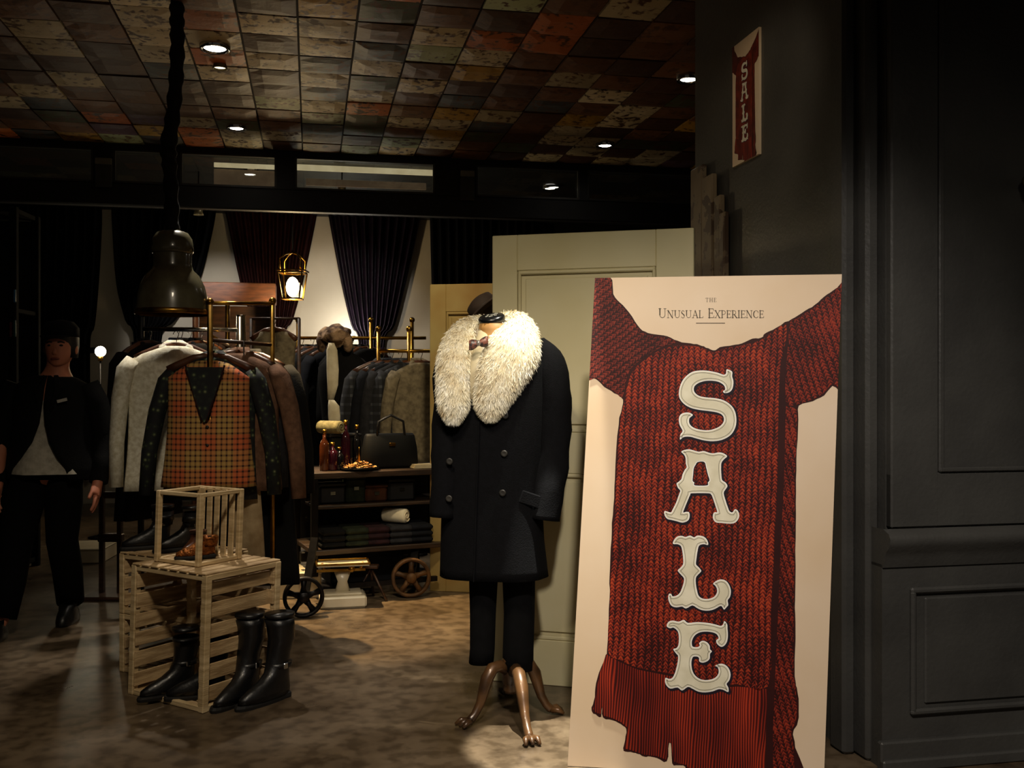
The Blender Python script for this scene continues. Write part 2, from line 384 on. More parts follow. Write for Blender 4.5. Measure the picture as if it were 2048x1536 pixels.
# dado: half-round cap, plinth panel and skirting
dado = MB(); zc = pz(1100)
prof = [(-.012, zr), (-.045, zr-.012), (-.055, zr-.03), (-.05, zr-.055), (-.03, zr-.075), (-.022, zr-.10), (-.012, zr-.13)]
l0 = -.035
dado.loft([[(l0-(.03+q[0] if False else 0), q[0], q[1]) for q in prof], [(W, q[0], q[1]) for q in prof]], cap=False, close=False)
dado.loft([[(l0, q[0], q[1]) for q in prof], [(l0, .2, q[1]) for q in prof]], cap=False, close=False)
dado.build('dado_cap', M_DARK, pil, smooth=True)
MB().box((W/2+l0/2, .1, (zr-.12)/2), (W-l0, .21, zr-.12)).build('plinth', M_DARK, pil)
zt, zbm, xl = pz(1182), pz(1425), prr(1822)
m = MB()
m.bar((xl, -.012, zbm), (xl, -.012, zt), .022, .02, .007); m.bar((xl-.01, -.012, zt), (W, -.012, zt), .02, .022, .007); m.bar((xl-.01, -.012, zbm), (W, -.012, zbm), .02, .022, .007)
m.build('panel_moulding', M_DARK, pil)
MB().box((W/2+.02+xl/2, -.008, (zt+zbm)/2), (W-xl-.05, .012, zt-zbm-.05), bev=.006).build('panel', M_DARK, pil)
zs = pz(1478)
MB().box((W/2+l0, -.015, zs/2), (W-l0, .03, zs), bev=.006).build('skirting', M_DARK, pil)
MB().box((W/2+l0, -.03, .02), (W-l0, .03, .04), bev=.006).build('skirting', M_DARK, pil)
kb = MB(); kb.lathe([(.022, 0), (.022, .01), (.012, .014), (.012, .03), (.03, .04), (.034, .055), (.024, .07), (.005, .075)], R=Matrix.Rotation(PI/2, 3, 'X'), n=20)
ko = kb.build('door_knob', mat('dull_brass', (120, 110, 60), (80, 70, 40), .35, .6), pil, smooth=True); ko.location = (prr(2052), -.005, pz(352))

# ------------------------------------------------------------------ THE SALE POSTER
BL = Vector((.189, 3.382, .002)); BR = Vector((1.022, 3.26, .002)); TL = Vector((.2936, 3.52, 1.675)); TR = TL+BR-BL
def proj(p): return (1024+F*p.x/p.y, 768-F*(p.z-CAMZ)/p.y)
def homog(src, dst):
    A = []
    for (x, y), (u, v) in zip(src, dst):
        A.append([x, y, 1, 0, 0, 0, -u*x, -u*y, -u]); A.append([0, 0, 0, x, y, 1, -v*x, -v*y, -v])
    return np.linalg.svd(np.array(A, float))[2][-1].reshape(3, 3)
HM = homog([proj(BL), proj(BR), proj(TR), proj(TL)], [(0, 0), (1, 0), (1, 1), (0, 1)])
def UV(x, y): q = HM @ np.array([x, y, 1.0]); return (q[0]/q[2], q[1]/q[2])
def clampuv(l): return [(min(max(u, 0.0), 1.0), min(max(v, 0.0), 1.0)) for u, v in l]
WP, HP = (BR-BL).length, (TL-BL).length
def knit_mat(name, ang, dark, mid, hi, pu=.021, pv=.0125):
    m, n, b, L = new_mat(name); tc = node(n, 'ShaderNodeTexCoord')
    mp = node(n, 'ShaderNodeMapping'); mp.inputs['Rotation'].default_value = (0, 0, ang); L.new(tc.outputs['UV'], mp.inputs[0])
    nz = node(n, 'ShaderNodeTexNoise'); nz.inputs['Scale'].default_value = 9; nz.inputs['Detail'].default_value = 3; L.new(mp.outputs[0], nz.inputs['Vector'])
    n2 = node(n, 'ShaderNodeTexNoise'); n2.inputs['Scale'].default_value = 95; n2.inputs['Detail'].default_value = 3; L.new(mp.outputs[0], n2.inputs['Vector'])
    sx = node(n, 'ShaderNodeSeparateXYZ'); L.new(mp.outputs[0], sx.inputs[0])
    wob = mathn(n, 'MULTIPLY_ADD', nz.outputs['Fac'], .03, sx.outputs[0])
    fx = mathn(n, 'FRACT', mathn(n, 'DIVIDE', wob, pu))
    ax = mathn(n, 'ABSOLUTE', mathn(n, 'SUBTRACT', fx, .5))
    v2 = mathn(n, 'MULTIPLY_ADD', ax, pv*2.0, sx.outputs[1])
    v3 = mathn(n, 'MULTIPLY_ADD', n2.outputs['Fac'], pv*1.0, v2)
    sv = mathn(n, 'SINE', mathn(n, 'MULTIPLY', v3, 2*PI/pv))
    a = mathn(n, 'MULTIPLY_ADD', sv, .22, .52)
    e = mathn(n, 'SUBTRACT', a, mathn(n, 'MULTIPLY', mathn(n, 'POWER', mathn(n, 'MULTIPLY', ax, 2.0), 3.0), .5))
    g = mathn(n, 'MULTIPLY_ADD', mathn(n, 'SUBTRACT', n2.outputs['Fac'], .5), 1.0, e)
    g2 = mathn(n, 'MULTIPLY_ADD', mathn(n, 'SUBTRACT', nz.outputs['Fac'], .5), .9, g)
    r = ramp(n, [(.22, lin(dark)), (.5, lin(mid)), (.82, lin(hi))]); L.new(g2, r.inputs[0]); L.new(r.outputs[0], b.inputs['Base Color'])
    b.inputs['Roughness'].default_value = .6; b.inputs['Specular IOR Level'].default_value = .2
    return m
def fringe_mat(name, dark, mid, hi, p=.0085):
    m, n, b, L = new_mat(name); tc = node(n, 'ShaderNodeTexCoord')
    st = node(n, 'ShaderNodeMapping'); st.inputs['Scale'].default_value = (9, 2.5, 1); L.new(tc.outputs['UV'], st.inputs[0])
    nz = node(n, 'ShaderNodeTexNoise'); nz.inputs['Scale'].default_value = 1.0; nz.inputs['Detail'].default_value = 2; L.new(st.outputs[0], nz.inputs['Vector'])
    sx = node(n, 'ShaderNodeSeparateXYZ'); L.new(tc.outputs['UV'], sx.inputs[0])
    w = mathn(n, 'MULTIPLY_ADD', nz.outputs['Fac'], .045, sx.outputs[0])
    s = mathn(n, 'MULTIPLY_ADD', mathn(n, 'SINE', mathn(n, 'MULTIPLY', w, 2*PI/p)), .3, .45)
    g = mathn(n, 'MULTIPLY_ADD', mathn(n, 'SUBTRACT', nz.outputs['Fac'], .5), 1.3, s)
    r = ramp(n, [(.25, lin(dark)), (.55, lin(mid)), (.9, lin(hi))]); L.new(g, r.inputs[0]); L.new(r.outputs[0], b.inputs['Base Color'])
    b.inputs['Roughness'].default_value = .6; b.inputs['Specular IOR Level'].default_value = .2; return m
M_KNIT = knit_mat('printed_knit', 0.0, (44, 11, 9), (116, 30, 20), (172, 62, 30))
M_KNIT_S = knit_mat('printed_knit_shoulder', .9, (40, 13, 11), (92, 28, 22), (134, 50, 35), .019, .013)
M_KNIT_R = knit_mat('printed_knit_right', -.35, (42, 11, 9), (104, 28, 19), (150, 50, 28), .02, .0125)
M_FRINGE = fringe_mat('printed_fringe', (52, 12, 10), (118, 28, 18), (176, 56, 28))
M_MAROON = mat('print_maroon', (52, 16, 14), (44, 12, 12), .6, spec=.2)
M_PAPER = mat('poster_paper', (226, 204, 178), (218, 192, 160), .55, scale=2.2, spec=.25)
M_NAVY = mat('print_navy', (30, 20, 32), (24, 16, 26), .6, spec=.2)
M_LETTER = mat('print_letter_grey', (230, 224, 202), (214, 207, 182), .6, scale=16, spec=.2)
M_LETTERW = mat('print_letter_white', (250, 247, 244), (244, 240, 236), .6, spec=.2)
M_LETLINE = mat('print_letter_line', (120, 116, 104), (100, 96, 88), .6, spec=.2)
M_INK = mat('print_ink', (96, 84, 70), (80, 70, 58), .6, spec=.2)
silh = [(1190, 550), (1222, 550), (1226, 588), (1240, 605), (1258, 625), (1275, 650), (1290, 664), (1310, 669), (1335, 672), (1355, 682), (1380, 687), (1400, 690), (1412, 695), (1426, 701), (1440, 695), (1470, 690), (1490, 684), (1505, 677), (1522, 676), (1530, 667), (1545, 660), (1570, 645), (1590, 635), (1610, 622), (1630, 610), (1648, 594), (1665, 582), (1682, 573), (1690, 600), (1685, 766), (1665, 772), (1648, 790), (1625, 802), (1598, 812), (1596, 840), (1594, 900), (1592, 960), (1592, 1030), (1591, 1100), (1590, 1200), (1591, 1244), (1590, 1353), (1594, 1376), (1598, 1409), (1596, 1445), (1590, 1455), (1586, 1468), (1591, 1495), (1593, 1560), (1376, 1560), (1372, 1534), (1357, 1531), (1345, 1526), (1341, 1486), (1338, 1485), (1334, 1523), (1314, 1516), (1300, 1513), (1288, 1513), (1275, 1507), (1262, 1504), (1247, 1501), (1250, 1481), (1253, 1458), (1242, 1448), (1225, 1440), (1206, 1435), (1204, 1412), (1202, 1433), (1191, 1429), (1183, 1420), (1188, 1402), (1191, 1376), (1197, 1346), (1209, 1320), (1214, 1300), (1216, 1260), (1219, 1195), (1219, 1152), (1222, 1096), (1224, 1046), (1228, 996), (1231, 931), (1237, 849), (1242, 823), (1246, 799), (1228, 786), (1208, 773), (1192, 758), (1178, 748), (1170, 700)]
panel = [(1249, 802), (1256, 768), (1265, 743), (1281, 726), (1300, 713), (1326, 698), (1358, 691), (1400, 694), (1426, 705), (1450, 697), (1490, 690), (1522, 680), (1545, 664), (1572, 650), (1568, 700), (1560, 735), (1557, 833), (1554, 963), (1549, 1079), (1542, 1228), (1536, 1372), (1474, 1368), (1440, 1372), (1400, 1360), (1330, 1345), (1275, 1335), (1240, 1320), (1217, 1304), (1220, 1200), (1225, 1096), (1231, 996), (1234, 931), (1240, 849)]
left_sh = [(1180, 552), (1220, 552), (1224, 590), (1238, 607), (1256, 627), (1273, 652), (1289, 667), (1310, 672), (1335, 676), (1352, 685), (1324, 694), (1298, 709), (1279, 722), (1261, 739), (1251, 766), (1245, 795), (1229, 783), (1209, 770), (1193, 755), (1172, 744)]
right_sh = [(1580, 645), (1592, 638), (1611, 626), (1631, 613), (1649, 598), (1666, 586), (1690, 576), (1690, 760), (1664, 768), (1646, 787), (1623, 799), (1597, 808), (1572, 806), (1572, 735), (1576, 690)]
right_pn = [(1572, 812), (1594, 816), (1592, 900), (1589, 960), (1589, 1100), (1587, 1244), (1587, 1353), (1591, 1376), (1594, 1409), (1592, 1443), (1586, 1455), (1582, 1468), (1587, 1495), (1589, 1560), (1546, 1560), (1546, 1458), (1550, 1360), (1556, 1228), (1562, 1079), (1568, 963), (1571, 833)]
fringe = [(1212, 1308), (1240, 1324), (1275, 1339), (1330, 1350), (1400, 1365), (1440, 1376), (1474, 1373), (1535, 1378), (1532, 1458), (1530, 1515), (1530, 1560), (1379, 1560), (1374, 1530), (1358, 1527), (1346, 1522), (1343, 1486), (1336, 1485), (1332, 1519), (1314, 1512), (1288, 1509), (1262, 1500), (1250, 1497), (1253, 1481), (1256, 1456), (1242, 1444), (1225, 1436), (1206, 1431), (1205, 1412), (1201, 1428), (1192, 1425), (1186, 1418), (1191, 1402), (1194, 1376), (1200, 1346)]
def cropA(l): return [(1330+x/4.265, 700+y/4.265) for x, y in l]
def cropB(l): return [(1330+x/4.39, 1050+y/4.39) for x, y in l]
LS = cropA([(530, 165), (572, 185), (572, 225), (583, 270), (575, 330), (545, 362), (505, 367), (495, 350), (512, 340), (510, 315), (490, 290), (450, 270), (395, 262), (340, 265), (290, 280), (255, 305), (245, 335), (255, 365), (290, 392), (350, 405), (430, 412), (500, 430), (555, 465), (590, 510), (607, 570), (605, 640), (580, 700), (540, 740), (480, 768), (410, 778), (340, 772), (270, 755), (215, 740), (160, 742), (128, 765), (132, 720), (150, 690), (125, 640), (118, 590), (130, 555), (160, 537), (205, 535), (238, 555), (210, 580), (205, 615), (220, 645), (255, 668), (310, 682), (370, 685), (430, 670), (475, 645), (500, 610), (500, 575), (480, 548), (440, 532), (380, 522), (300, 512), (230, 497), (175, 470), (135, 430), (118, 385), (125, 320), (150, 260), (190, 215), (240, 185), (310, 175), (380, 180), (450, 195), (500, 212), (520, 200), (522, 180)])
LA = cropA([(138, 868), (170, 852), (210, 848), (255, 860), (290, 868), (330, 862), (370, 875), (410, 882), (450, 875), (490, 878), (530, 905), (505, 930), (482, 960), (478, 1000), (480, 1060), (487, 1110), (515, 1130), (532, 1160), (515, 1190), (500, 1220), (515, 1280), (535, 1340), (550, 1375), (575, 1385), (595, 1358), (620, 1370), (633, 1410), (620, 1450), (585, 1478), (530, 1480), (480, 1475), (435, 1470), (410, 1440), (410, 1400), (425, 1383), (445, 1382), (430, 1330), (405, 1255), (395, 1235), (370, 1222), (230, 1222), (215, 1235), (195, 1280), (170, 1340), (155, 1385), (180, 1380), (205, 1385), (210, 1420), (195, 1455), (150, 1472), (100, 1460), (60, 1450), (20, 1440), (-3, 1410), (-5, 1375), (20, 1378), (50, 1385), (65, 1360), (95, 1300), (120, 1230), (130, 1200), (110, 1175), (98, 1140), (115, 1125), (140, 1100), (150, 1060), (170, 1020), (185, 1000), (178, 970), (175, 920), (160, 890)])
LAh = cropA([(280, 955), (335, 955), (350, 1000), (365, 1060), (380, 1110), (365, 1130), (360, 1155), (255, 1155), (250, 1130), (235, 1115), (240, 1060), (245, 1010), (260, 980)])
LL = cropB([(70, 165), (80, 130), (110, 100), (150, 95), (180, 105), (220, 92), (255, 108), (285, 92), (330, 98), (362, 120), (378, 155), (375, 175), (340, 168), (300, 180), (285, 230), (275, 300), (272, 345), (295, 370), (318, 402), (295, 430), (272, 460), (270, 510), (280, 570), (295, 620), (330, 645), (380, 648), (430, 630), (455, 595), (455, 560), (440, 530), (422, 515), (450, 490), (490, 477), (535, 490), (565, 530), (578, 580), (570, 630), (550, 660), (555, 700), (540, 720), (518, 742), (500, 715), (480, 712), (440, 735), (390, 750), (330, 748), (285, 730), (240, 705), (185, 732), (150, 715), (100, 722), (60, 710), (38, 680), (28, 640), (35, 605), (55, 605), (65, 625), (100, 620), (130, 595), (150, 550), (165, 500), (165, 465), (140, 435), (112, 400), (135, 375), (158, 345), (160, 300), (152, 230), (140, 185), (110, 168)])
LE = cropB([(15, 888), (30, 850), (70, 838), (120, 848), (165, 832), (200, 858), (280, 852), (370, 858), (440, 872), (490, 885), (510, 870), (520, 842), (545, 870), (548, 910), (552, 960), (545, 1020), (520, 1058), (490, 1068), (455, 1040), (450, 1010), (470, 995), (460, 965), (430, 945), (370, 935), (310, 940), (265, 965), (240, 1005), (235, 1040), (245, 1068), (290, 1070), (305, 1055), (300, 1035), (330, 1015), (370, 1030), (392, 1060), (395, 1090), (412, 1108), (395, 1130), (392, 1170), (370, 1195), (330, 1208), (300, 1195), (300, 1170), (285, 1155), (250, 1155), (235, 1180), (232, 1230), (245, 1290), (280, 1335), (330, 1358), (390, 1358), (440, 1340), (468, 1305), (470, 1270), (460, 1245), (440, 1235), (480, 1217), (525, 1225), (560, 1260), (575, 1310), (565, 1360), (540, 1395), (555, 1425), (555, 1465), (510, 1445), (470, 1440), (420, 1458), (350, 1468), (290, 1460), (240, 1435), (200, 1420), (150, 1452), (110, 1425), (50, 1435), (15, 1410), (0, 1375), (5, 1340), (35, 1350), (65, 1340), (90, 1290), (110, 1210), (115, 1150), (100, 1130), (72, 1090), (100, 1080), (118, 1050), (122, 980), (110, 930), (75, 900), (45, 905)])
def area2(l): return sum(l[i][0]*l[(i+1) % len(l)][1]-l[(i+1) % len(l)][0]*l[i][1] for i in range(len(l)))
def offset(l, d):
    s = 1 if area2(l) > 0 else -1; out = []; n = len(l)
    for i in range(n):
        a, b, c = np.array(l[i-1]), np.array(l[i]), np.array(l[(i+1) % n])
        t1 = (b-a)/(np.linalg.norm(b-a)+1e-9); t2 = (c-b)/(np.linalg.norm(c-b)+1e-9)
        nn = np.array((t1[1]+t2[1], -t1[0]-t2[0])); k = np.linalg.norm(nn)
        if k < .3: nn = np.array((t1[1], -t1[0])); k = 1
        nn = nn/k; out.append(tuple(b+s*d*nn*min(1/max(k/2, .5), 1.5)))
    return out
def ribbon(l, w, closed=True):
    q = []; n = len(l)
    for i in range(n if closed else n-1):
        a, b = np.array(l[i]), np.array(l[(i+1) % n]); t = (b-a)/(np.linalg.norm(b-a)+1e-9); nn = np.array((-t[1], t[0]))*w/2
        q.append([tuple(a-nn-t*w*.3), tuple(b-nn+t*w*.3), tuple(b+nn+t*w*.3), tuple(a+nn-t*w*.3)])
    return q
# a small capital serif alphabet made of strokes on a 1-high cell: (width, thick strokes, thin strokes, serifs, arcs)
def arc(cx, cy, rx, ry, a0, a1, n=8): return [(cx+rx*math.cos(math.radians(a0+(a1-a0)*i/n)), cy+ry*math.sin(math.radians(a0+(a1-a0)*i/n))) for i in range(n+1)]
GL = {'T': (.8, [[(.4, 0), (.4, 1)]], [[(.05, .97), (.75, .97)], [(.05, .97), (.04, .78)], [(.75, .97), (.76, .78)]], [(.4, 0)]),
 'H': (.95, [[(.2, 0), (.2, 1)], [(.75, 0), (.75, 1)]], [[(.2, .5), (.75, .5)]], [(.2, 0), (.2, 1), (.75, 0), (.75, 1)]),
 'E': (.75, [[(.2, 0), (.2, 1)]], [[(.1, .97), (.62, .97)], [(.62, .97), (.64, .8)], [(.2, .52), (.52, .52)], [(.52, .62), (.52, .42)], [(.1, .03), (.66, .03)], [(.66, .03), (.69, .22)]], []),
 'U': (.95, [[(.2, 1), (.2, .33)]+[(.2+.0, .33)]], [arc(.475, .33, .275, .3, 180, 360), [(.75, .33), (.75, 1)]], [(.2, 1), (.75, 1)]),
 'N': (1.0, [[(.2, 1), (.8, 0)]], [[(.2, 0), (.2, 1)], [(.8, 0), (.8, 1)]], [(.2, 0), (.8, 1), (.17, 1)]),
 'S': (.65, [[(.14, .76), (.22, .6), (.42, .46), (.5, .3)]], [arc(.32, .75, .18, .23, 20, 190), arc(.32, .24, .2, .24, 200, 380)], []),
 'A': (.9, [[(.44, 1), (.76, 0)]], [[(.44, 1), (.14, 0)], [(.24, .34), (.66, .34)]], [(.14, 0), (.76, 0)]),
 'L': (.72, [[(.2, 0), (.2, 1)]], [[(.1, .03), (.62, .03)], [(.62, .03), (.65, .24)]], [(.2, 1)]),
 'X': (.9, [[(.16, 1), (.74, 0)]], [[(.74, 1), (.16, 0)]], [(.16, 1), (.74, 0), (.74, 1), (.16, 0)]),
 'P': (.75, [[(.2, 0), (.2, 1)]], [[(.2, .97), (.4, .97)], arc(.4, .72, .24, .25, 90, -90), [(.4, .47), (.2, .47)]], [(.2, 0), (.15, 1)]),
 'R': (.85, [[(.2, 0), (.2, 1)], [(.4, .48), (.74, 0)]], [[(.2, .97), (.4, .97)], arc(.4, .72, .22, .25, 90, -90), [(.4, .47), (.2, .47)]], [(.2, 0), (.15, 1), (.76, 0)]),
 'I': (.42, [[(.21, 0), (.21, 1)]], [], [(.21, 0), (.21, 1)]),
 'C': (.85, [arc(.47, .5, .34, .48, 130, 230, 6)], [arc(.47, .5, .34, .48, 40, 130), arc(.47, .5, .34, .48, 230, 320), [(.73, .84), (.74, .66)]], [])}
def text_quads(txt, x, ybase, h, big, gap, thick=.13, thin=.06):
    q = []
    for ch in txt:
        if ch == ' ': x += h*.55; continue
        cap = ch.isupper(); s = h*big if cap else h
        w, tk, tn, sf = GL[ch.upper()]
        f = lambda p: (x+p[0]*s, ybase-p[1]*s)
        for st in tk: q += ribbon([f(p) for p in st], thick*s, False)
        for st in tn: q += ribbon([f(p) for p in st], thin*s, False)
        for p in sf: q += ribbon([f((p[0]-.13, min(max(p[1], .02), .98))), f((p[0]+.13, min(max(p[1], .02), .98)))], thin*s, False)
        x += w*s+gap
    return q, x
def poster(root, mapuv, eps, detail=True):
    def flat(name, polys, m, layer, spl=False):
        mb = MB(); uvs = []
        for poly in polys:
            pts = clampuv([UV(*p) for p in poly]); o = len(mb.v)
            tri = tessellate_polygon([[Vector((p[0]*WP, p[1]*HP, 0)) for p in pts]])
            mb.v += [mapuv(p, eps*layer) for p in pts]; mb.f += [(o+a, o+b, o+c) for a, b, c in tri]; uvs += [(p[0]*WP, p[1]*HP) for p in pts]
        ob = mb.build(name, m, root, world=True, recalc=False); me = ob.data
        ul = me.uv_layers.new(name='UVMap')
        for lp in me.loops: ul.data[lp.index].uv = uvs[lp.vertex_index]
        return ob
    def flat_h(name, poly, hole, m, layer):
        mb = MB(); loops = [clampuv([UV(*p) for p in l]) for l in (poly, hole)]
        tri = tessellate_polygon([[Vector((p[0]*WP, p[1]*HP, 0)) for p in l] for l in loops]); mb.v = [mapuv(p, eps*layer) for l in loops for p in l]; mb.f = list(tri)
        return mb.build(name, m, root, world=True, recalc=False)
    rnd = random.Random(3)
    def jag(l, a): return [(x+rnd.uniform(-a, a), y+rnd.uniform(-a, a)) for x, y in l]
    flat('scarf_outline', [jag(spline(silh, 3), .8)], M_MAROON, 1)
    sc = flat('scarf', [jag(spline(panel, 3), .6)], M_KNIT, 2); sc['label'] = 'printed red knitted scarf front'
    flat('scarf_shoulder', [spline(left_sh, 3)], M_KNIT_S, 2); flat('scarf_shoulder', [spline(right_sh, 3)], M_KNIT_R, 2); flat('scarf_tail', [right_pn], M_KNIT_R, 2)
    flat('scarf_fringe', [fringe], M_FRINGE, 2)
    for nm, l, h in (('letter_s', LS, None), ('letter_a', LA, LAh), ('letter_l', LL, None), ('letter_e', LE, None)):
        sp = spline(l, 3); sh = [(x+2.2, y+2.6) for x, y in offset(sp, 2.6)]
        def put(nm2, poly, hole, m, layer):
            ob = flat_h(nm2, poly, hole, m, layer) if hole else flat(nm2, [poly], m, layer)
            return ob
        put(nm+'_shadow', sh, offset(spline(h, 3), -2) if h else None, M_NAVY, 3)
        ob = put(nm, sp, spline(h, 3) if h else None, M_LETTERW, 4); ob['label'] = 'ornate white letter of the word SALE'
        ins = offset(sp, -1.8)
        put(nm+'_face', ins, offset(spline(h, 3), 1.8) if h else None, M_LETTER, 5)
        if detail:
            il = offset(spline(l, 2), -4.6); q = []
            for i, r in enumerate(ribbon(il, .8)):
                a, b = il[i], il[(i+1) % len(il)]
                if math.dist(a, b) > .3: q.append(r)
            flat(nm+'_line', q, M_LETLINE, 6)
    if detail:
        q, xe = text_quads('Unusual Experience', 1316, 636, 15, 1.26, -.45)
        k = (1528-1316)/(xe-1316); q = [[(1316+(x-1316)*k, y) for x, y in r] for r in q]
        flat('lettering', q, M_INK, 1)['label'] = 'THE UNUSUAL EXPERIENCE in small serif capitals'
        q, xe = text_quads('THE', 1411, 604, 8, 1.0, 1.0); flat('lettering', q, M_INK, 1)
        flat('rule', [[(1392, 645.6), (1450, 645.6), (1450, 647.2), (1392, 647.2)]], M_INK, 1)
root = thing('sale_poster', 'tall cream poster board with red knitted scarf and ornate white SALE letters', 'poster', (BL+BR)/2)
nrm = (BR-BL).cross(TL-BL).normalized()
if nrm.y > 0: nrm = -nrm
b = MB(); cs = [BL, BR, TR, TL]; b.add(cs+[c-nrm*.028 for c in cs], [(0, 1, 2, 3), (7, 6, 5, 4), (0, 4, 5, 1), (1, 5, 6, 2), (2, 6, 7, 3), (3, 7, 4, 0)])
b.build('board', M_PAPER, root, world=True)
poster(root, lambda p, e: BL+(BR-BL)*p[0]+(TL-BL)*p[1]+nrm*e, .0006)
# strut behind the board
b = MB(); mid = (TL+TR)/2-Vector((0, 0, .55)); b.bar(mid-nrm*.03, (BL+BR)/2+Vector((.03, .52, .01)), .05, .012); b.build('strut', M_CRATE, root, world=True)
# small sign on the charcoal wall
def wallp(x, y):
    k = (x-1024)/F; Y = wr/(ER.x*k+ER.y); return P(x, y, Y)
sa, sb = wallp(1470, 335), wallp(1523, 316)
st = wallp(1470, 96); hs = st.z-sa.z; dd = ED*((sb-sa).dot(ED))
root = thing('sale_sign', 'small sale sign with red scarf print on the charcoal wall', 'sign', sa-ER*.012)
o0 = sa-ER*.012
b = MB(); cs = [o0, o0+dd, o0+dd+Vector((0, 0, hs)), o0+Vector((0, 0, hs))]
b.add(cs+[c+ER*.0115 for c in cs], [(0, 1, 2, 3), (7, 6, 5, 4), (0, 4, 5, 1), (1, 5, 6, 2), (2, 6, 7, 3), (3, 7, 4, 0)]); b.build('board', M_PAPER, root, world=True)
poster(root, lambda p, e: o0+dd*p[0]+Vector((0, 0, hs))*p[1]-ER*e, .0006, False)

# ------------------------------------------------------------------ DOORS leaning and standing in the shop
def door(name, label, a, c, z1, m, panels, t=.04, mold=None, group=None, lean=0.0):
    """a, c: floor points of the face's left and right edge; panels: (u0,u1,v0,v1)"""
    a = Vector(a); c = Vector(c); d = c-a; w = d.length; rz = math.atan2(d.y, d.x)
    r = thing(name, label, 'door', (a.x, a.y, 0), rz, group)
    r.rotation_euler = (-lean, 0, rz)
    MB().box((w/2, t/2+.006, z1/2), (w, t-.012, z1)).build('leaf', m, r)
    us = sorted({0, 1}|{p[0] for p in panels}|{p[1] for p in panels}); 
    u0, u1 = min(p[0] for p in panels), max(p[1] for p in panels)
    MB().box((w*u0/2, .003, z1/2), (w*u0, .014, z1), bev=.003).build('stile', m, r)
    MB().box((w*(1+u1)/2, .003, z1/2), (w*(1-u1), .014, z1), bev=.003).build('stile', m, r)
    vs = [0]+sorted(v for p in panels for v in p[2:])+[1]
    for i in range(0, len(vs), 2):
        MB().box((w*(u0+u1)/2, .003, z1*(vs[i]+vs[i+1])/2), (w*(u1-u0), .0135, z1*(vs[i+1]-vs[i])), bev=.003).build('rail', m, r)
    for p in panels:
        x0, x1, y0, y1 = p[0]*w, p[1]*w, p[2]*z1, p[3]*z1; q = MB()
        q.bar((x0+.009, .004, y0), (x0+.009, .004, y1), .018, .014, .005); q.bar((x1-.009, .004, y0), (x1-.009, .004, y1), .018, .014, .005)
        q.bar((x0, .004, y0+.009), (x1, .004, y0+.009), .014, .018, .005); q.bar((x0, .004, y1-.009), (x1, .004, y1-.009), .014, .018, .005)
        q.build('moulding', mold or m, r)
        MB().box(((x0+x1)/2, .006, (y0+y1)/2), (x1-x0-.07, .008, y1-y0-.07), bev=.004).build('panel', m, r)
    return r
M_DOORW = chipped('chipped_cream_paint', (206, 196, 158), (104, 62, 32), .665, 2.6, (196, 184, 140))
M_DOORB = chipped('chipped_olive_paint', (178, 160, 104), (110, 70, 36), .64, 2.8, (150, 116, 60))
M_DOORG = chipped('weathered_wood_paint', (120, 104, 82), (62, 44, 30), .52, 5.0, (84, 68, 50))
Yl, Yr = 4.36, 4.13
d1 = door('panel_door', 'large cream panelled door with chipped edges behind the mannequin', (PX(985, Yl), Yl, 0), (PX(1388, Yr), Yr, 0), PZ(472, Yl), M_DOORW, [(.13, .82, .56, .92), (.13, .82, .10, .47)])
Yb = 6.25
d2 = door('panel_door', 'smaller olive cream door standing behind the fur collared coat', (PX(860, Yb), Yb, 0), (PX(1075, Yb-.12), Yb-.12, 0), PZ(569, Yb), M_DOORB, [(.15, .85, .53, .91), (.15, .85, .10, .45)])
MB().box((.035, -.012, .93), (.03, .02, .16), bev=.006).build('lock_plate', M_IRON, d2)
# weathered tall shutter; its stepped plank tops draw the edge of a spotlight cone
sh = thing('old_shutter', 'weathered grey brown wooden shutter, stepped along a spotlight edge, leaning on the charcoal wall', 'shutter', wallp(1400, 768)*1.0-ER*.03)
sh.location.z = 0
for k, (x0, x1, yt) in enumerate(((1394, 1417, 335), (1419, 1440, 352), (1441, 1453, 392), (1454, 1464, 425))):  # falling plank heights put the light boundary into the shape
    p0, p1 = wallp(x0, 400), wallp(x1, 400); zt = PZ(yt, (p0.y+p1.y)/2); m = MB()
    c = (p0+p1)/2-ER*(.02+.006*(k % 2)); c.z = zt/2
    m.box(c, (.03, (p1-p0).length*.98, zt), Matrix.Rotation(A_ROOM, 3, 'Z'), bev=.006); m.build('plank', M_DOORG, sh, world=True)
# ------------------------------------------------------------------ MANNEQUIN and what it wears
def ring(c, hw, hd, n=36, yaw=0.0, e=2.4, rip=0.0, k=7, ph=0.0):
    out = []
    for i in range(n):
        a = 2*PI*i/n; ca, sa = math.cos(a), math.sin(a)
        q = (abs(ca)**e+abs(sa)**e)**(-1/e)*(1+rip*math.sin(k*a+ph)+rip*.5*math.sin((k*2+1)*a+ph*2.3))
        x, y = hw*q*ca, hd*q*sa
        out.append(Vector((c[0]+x*math.cos(yaw)-y*math.sin(yaw), c[1]+x*math.sin(yaw)+y*math.cos(yaw), c[2])))
    return out
Ym = 3.9
def mp(x, y, dy=0.0): p = P(x, y, Ym); p.y += dy; return p
man = thing('mannequin', 'dress form with tan neck, black neck cap and clawed wooden stand', 'mannequin', (PX(1022, Ym), Ym, 0))
M_LINEN = mat('tan_linen', (176, 130, 70), (150, 106, 52), .6, scale=20)
M_STAND = mat('bronzed_wood', (96, 66, 38), (48, 32, 20), .35, .2, scale=9, coat=.3)
YAW = -.14
b = MB(); nk = mp(983, 668)
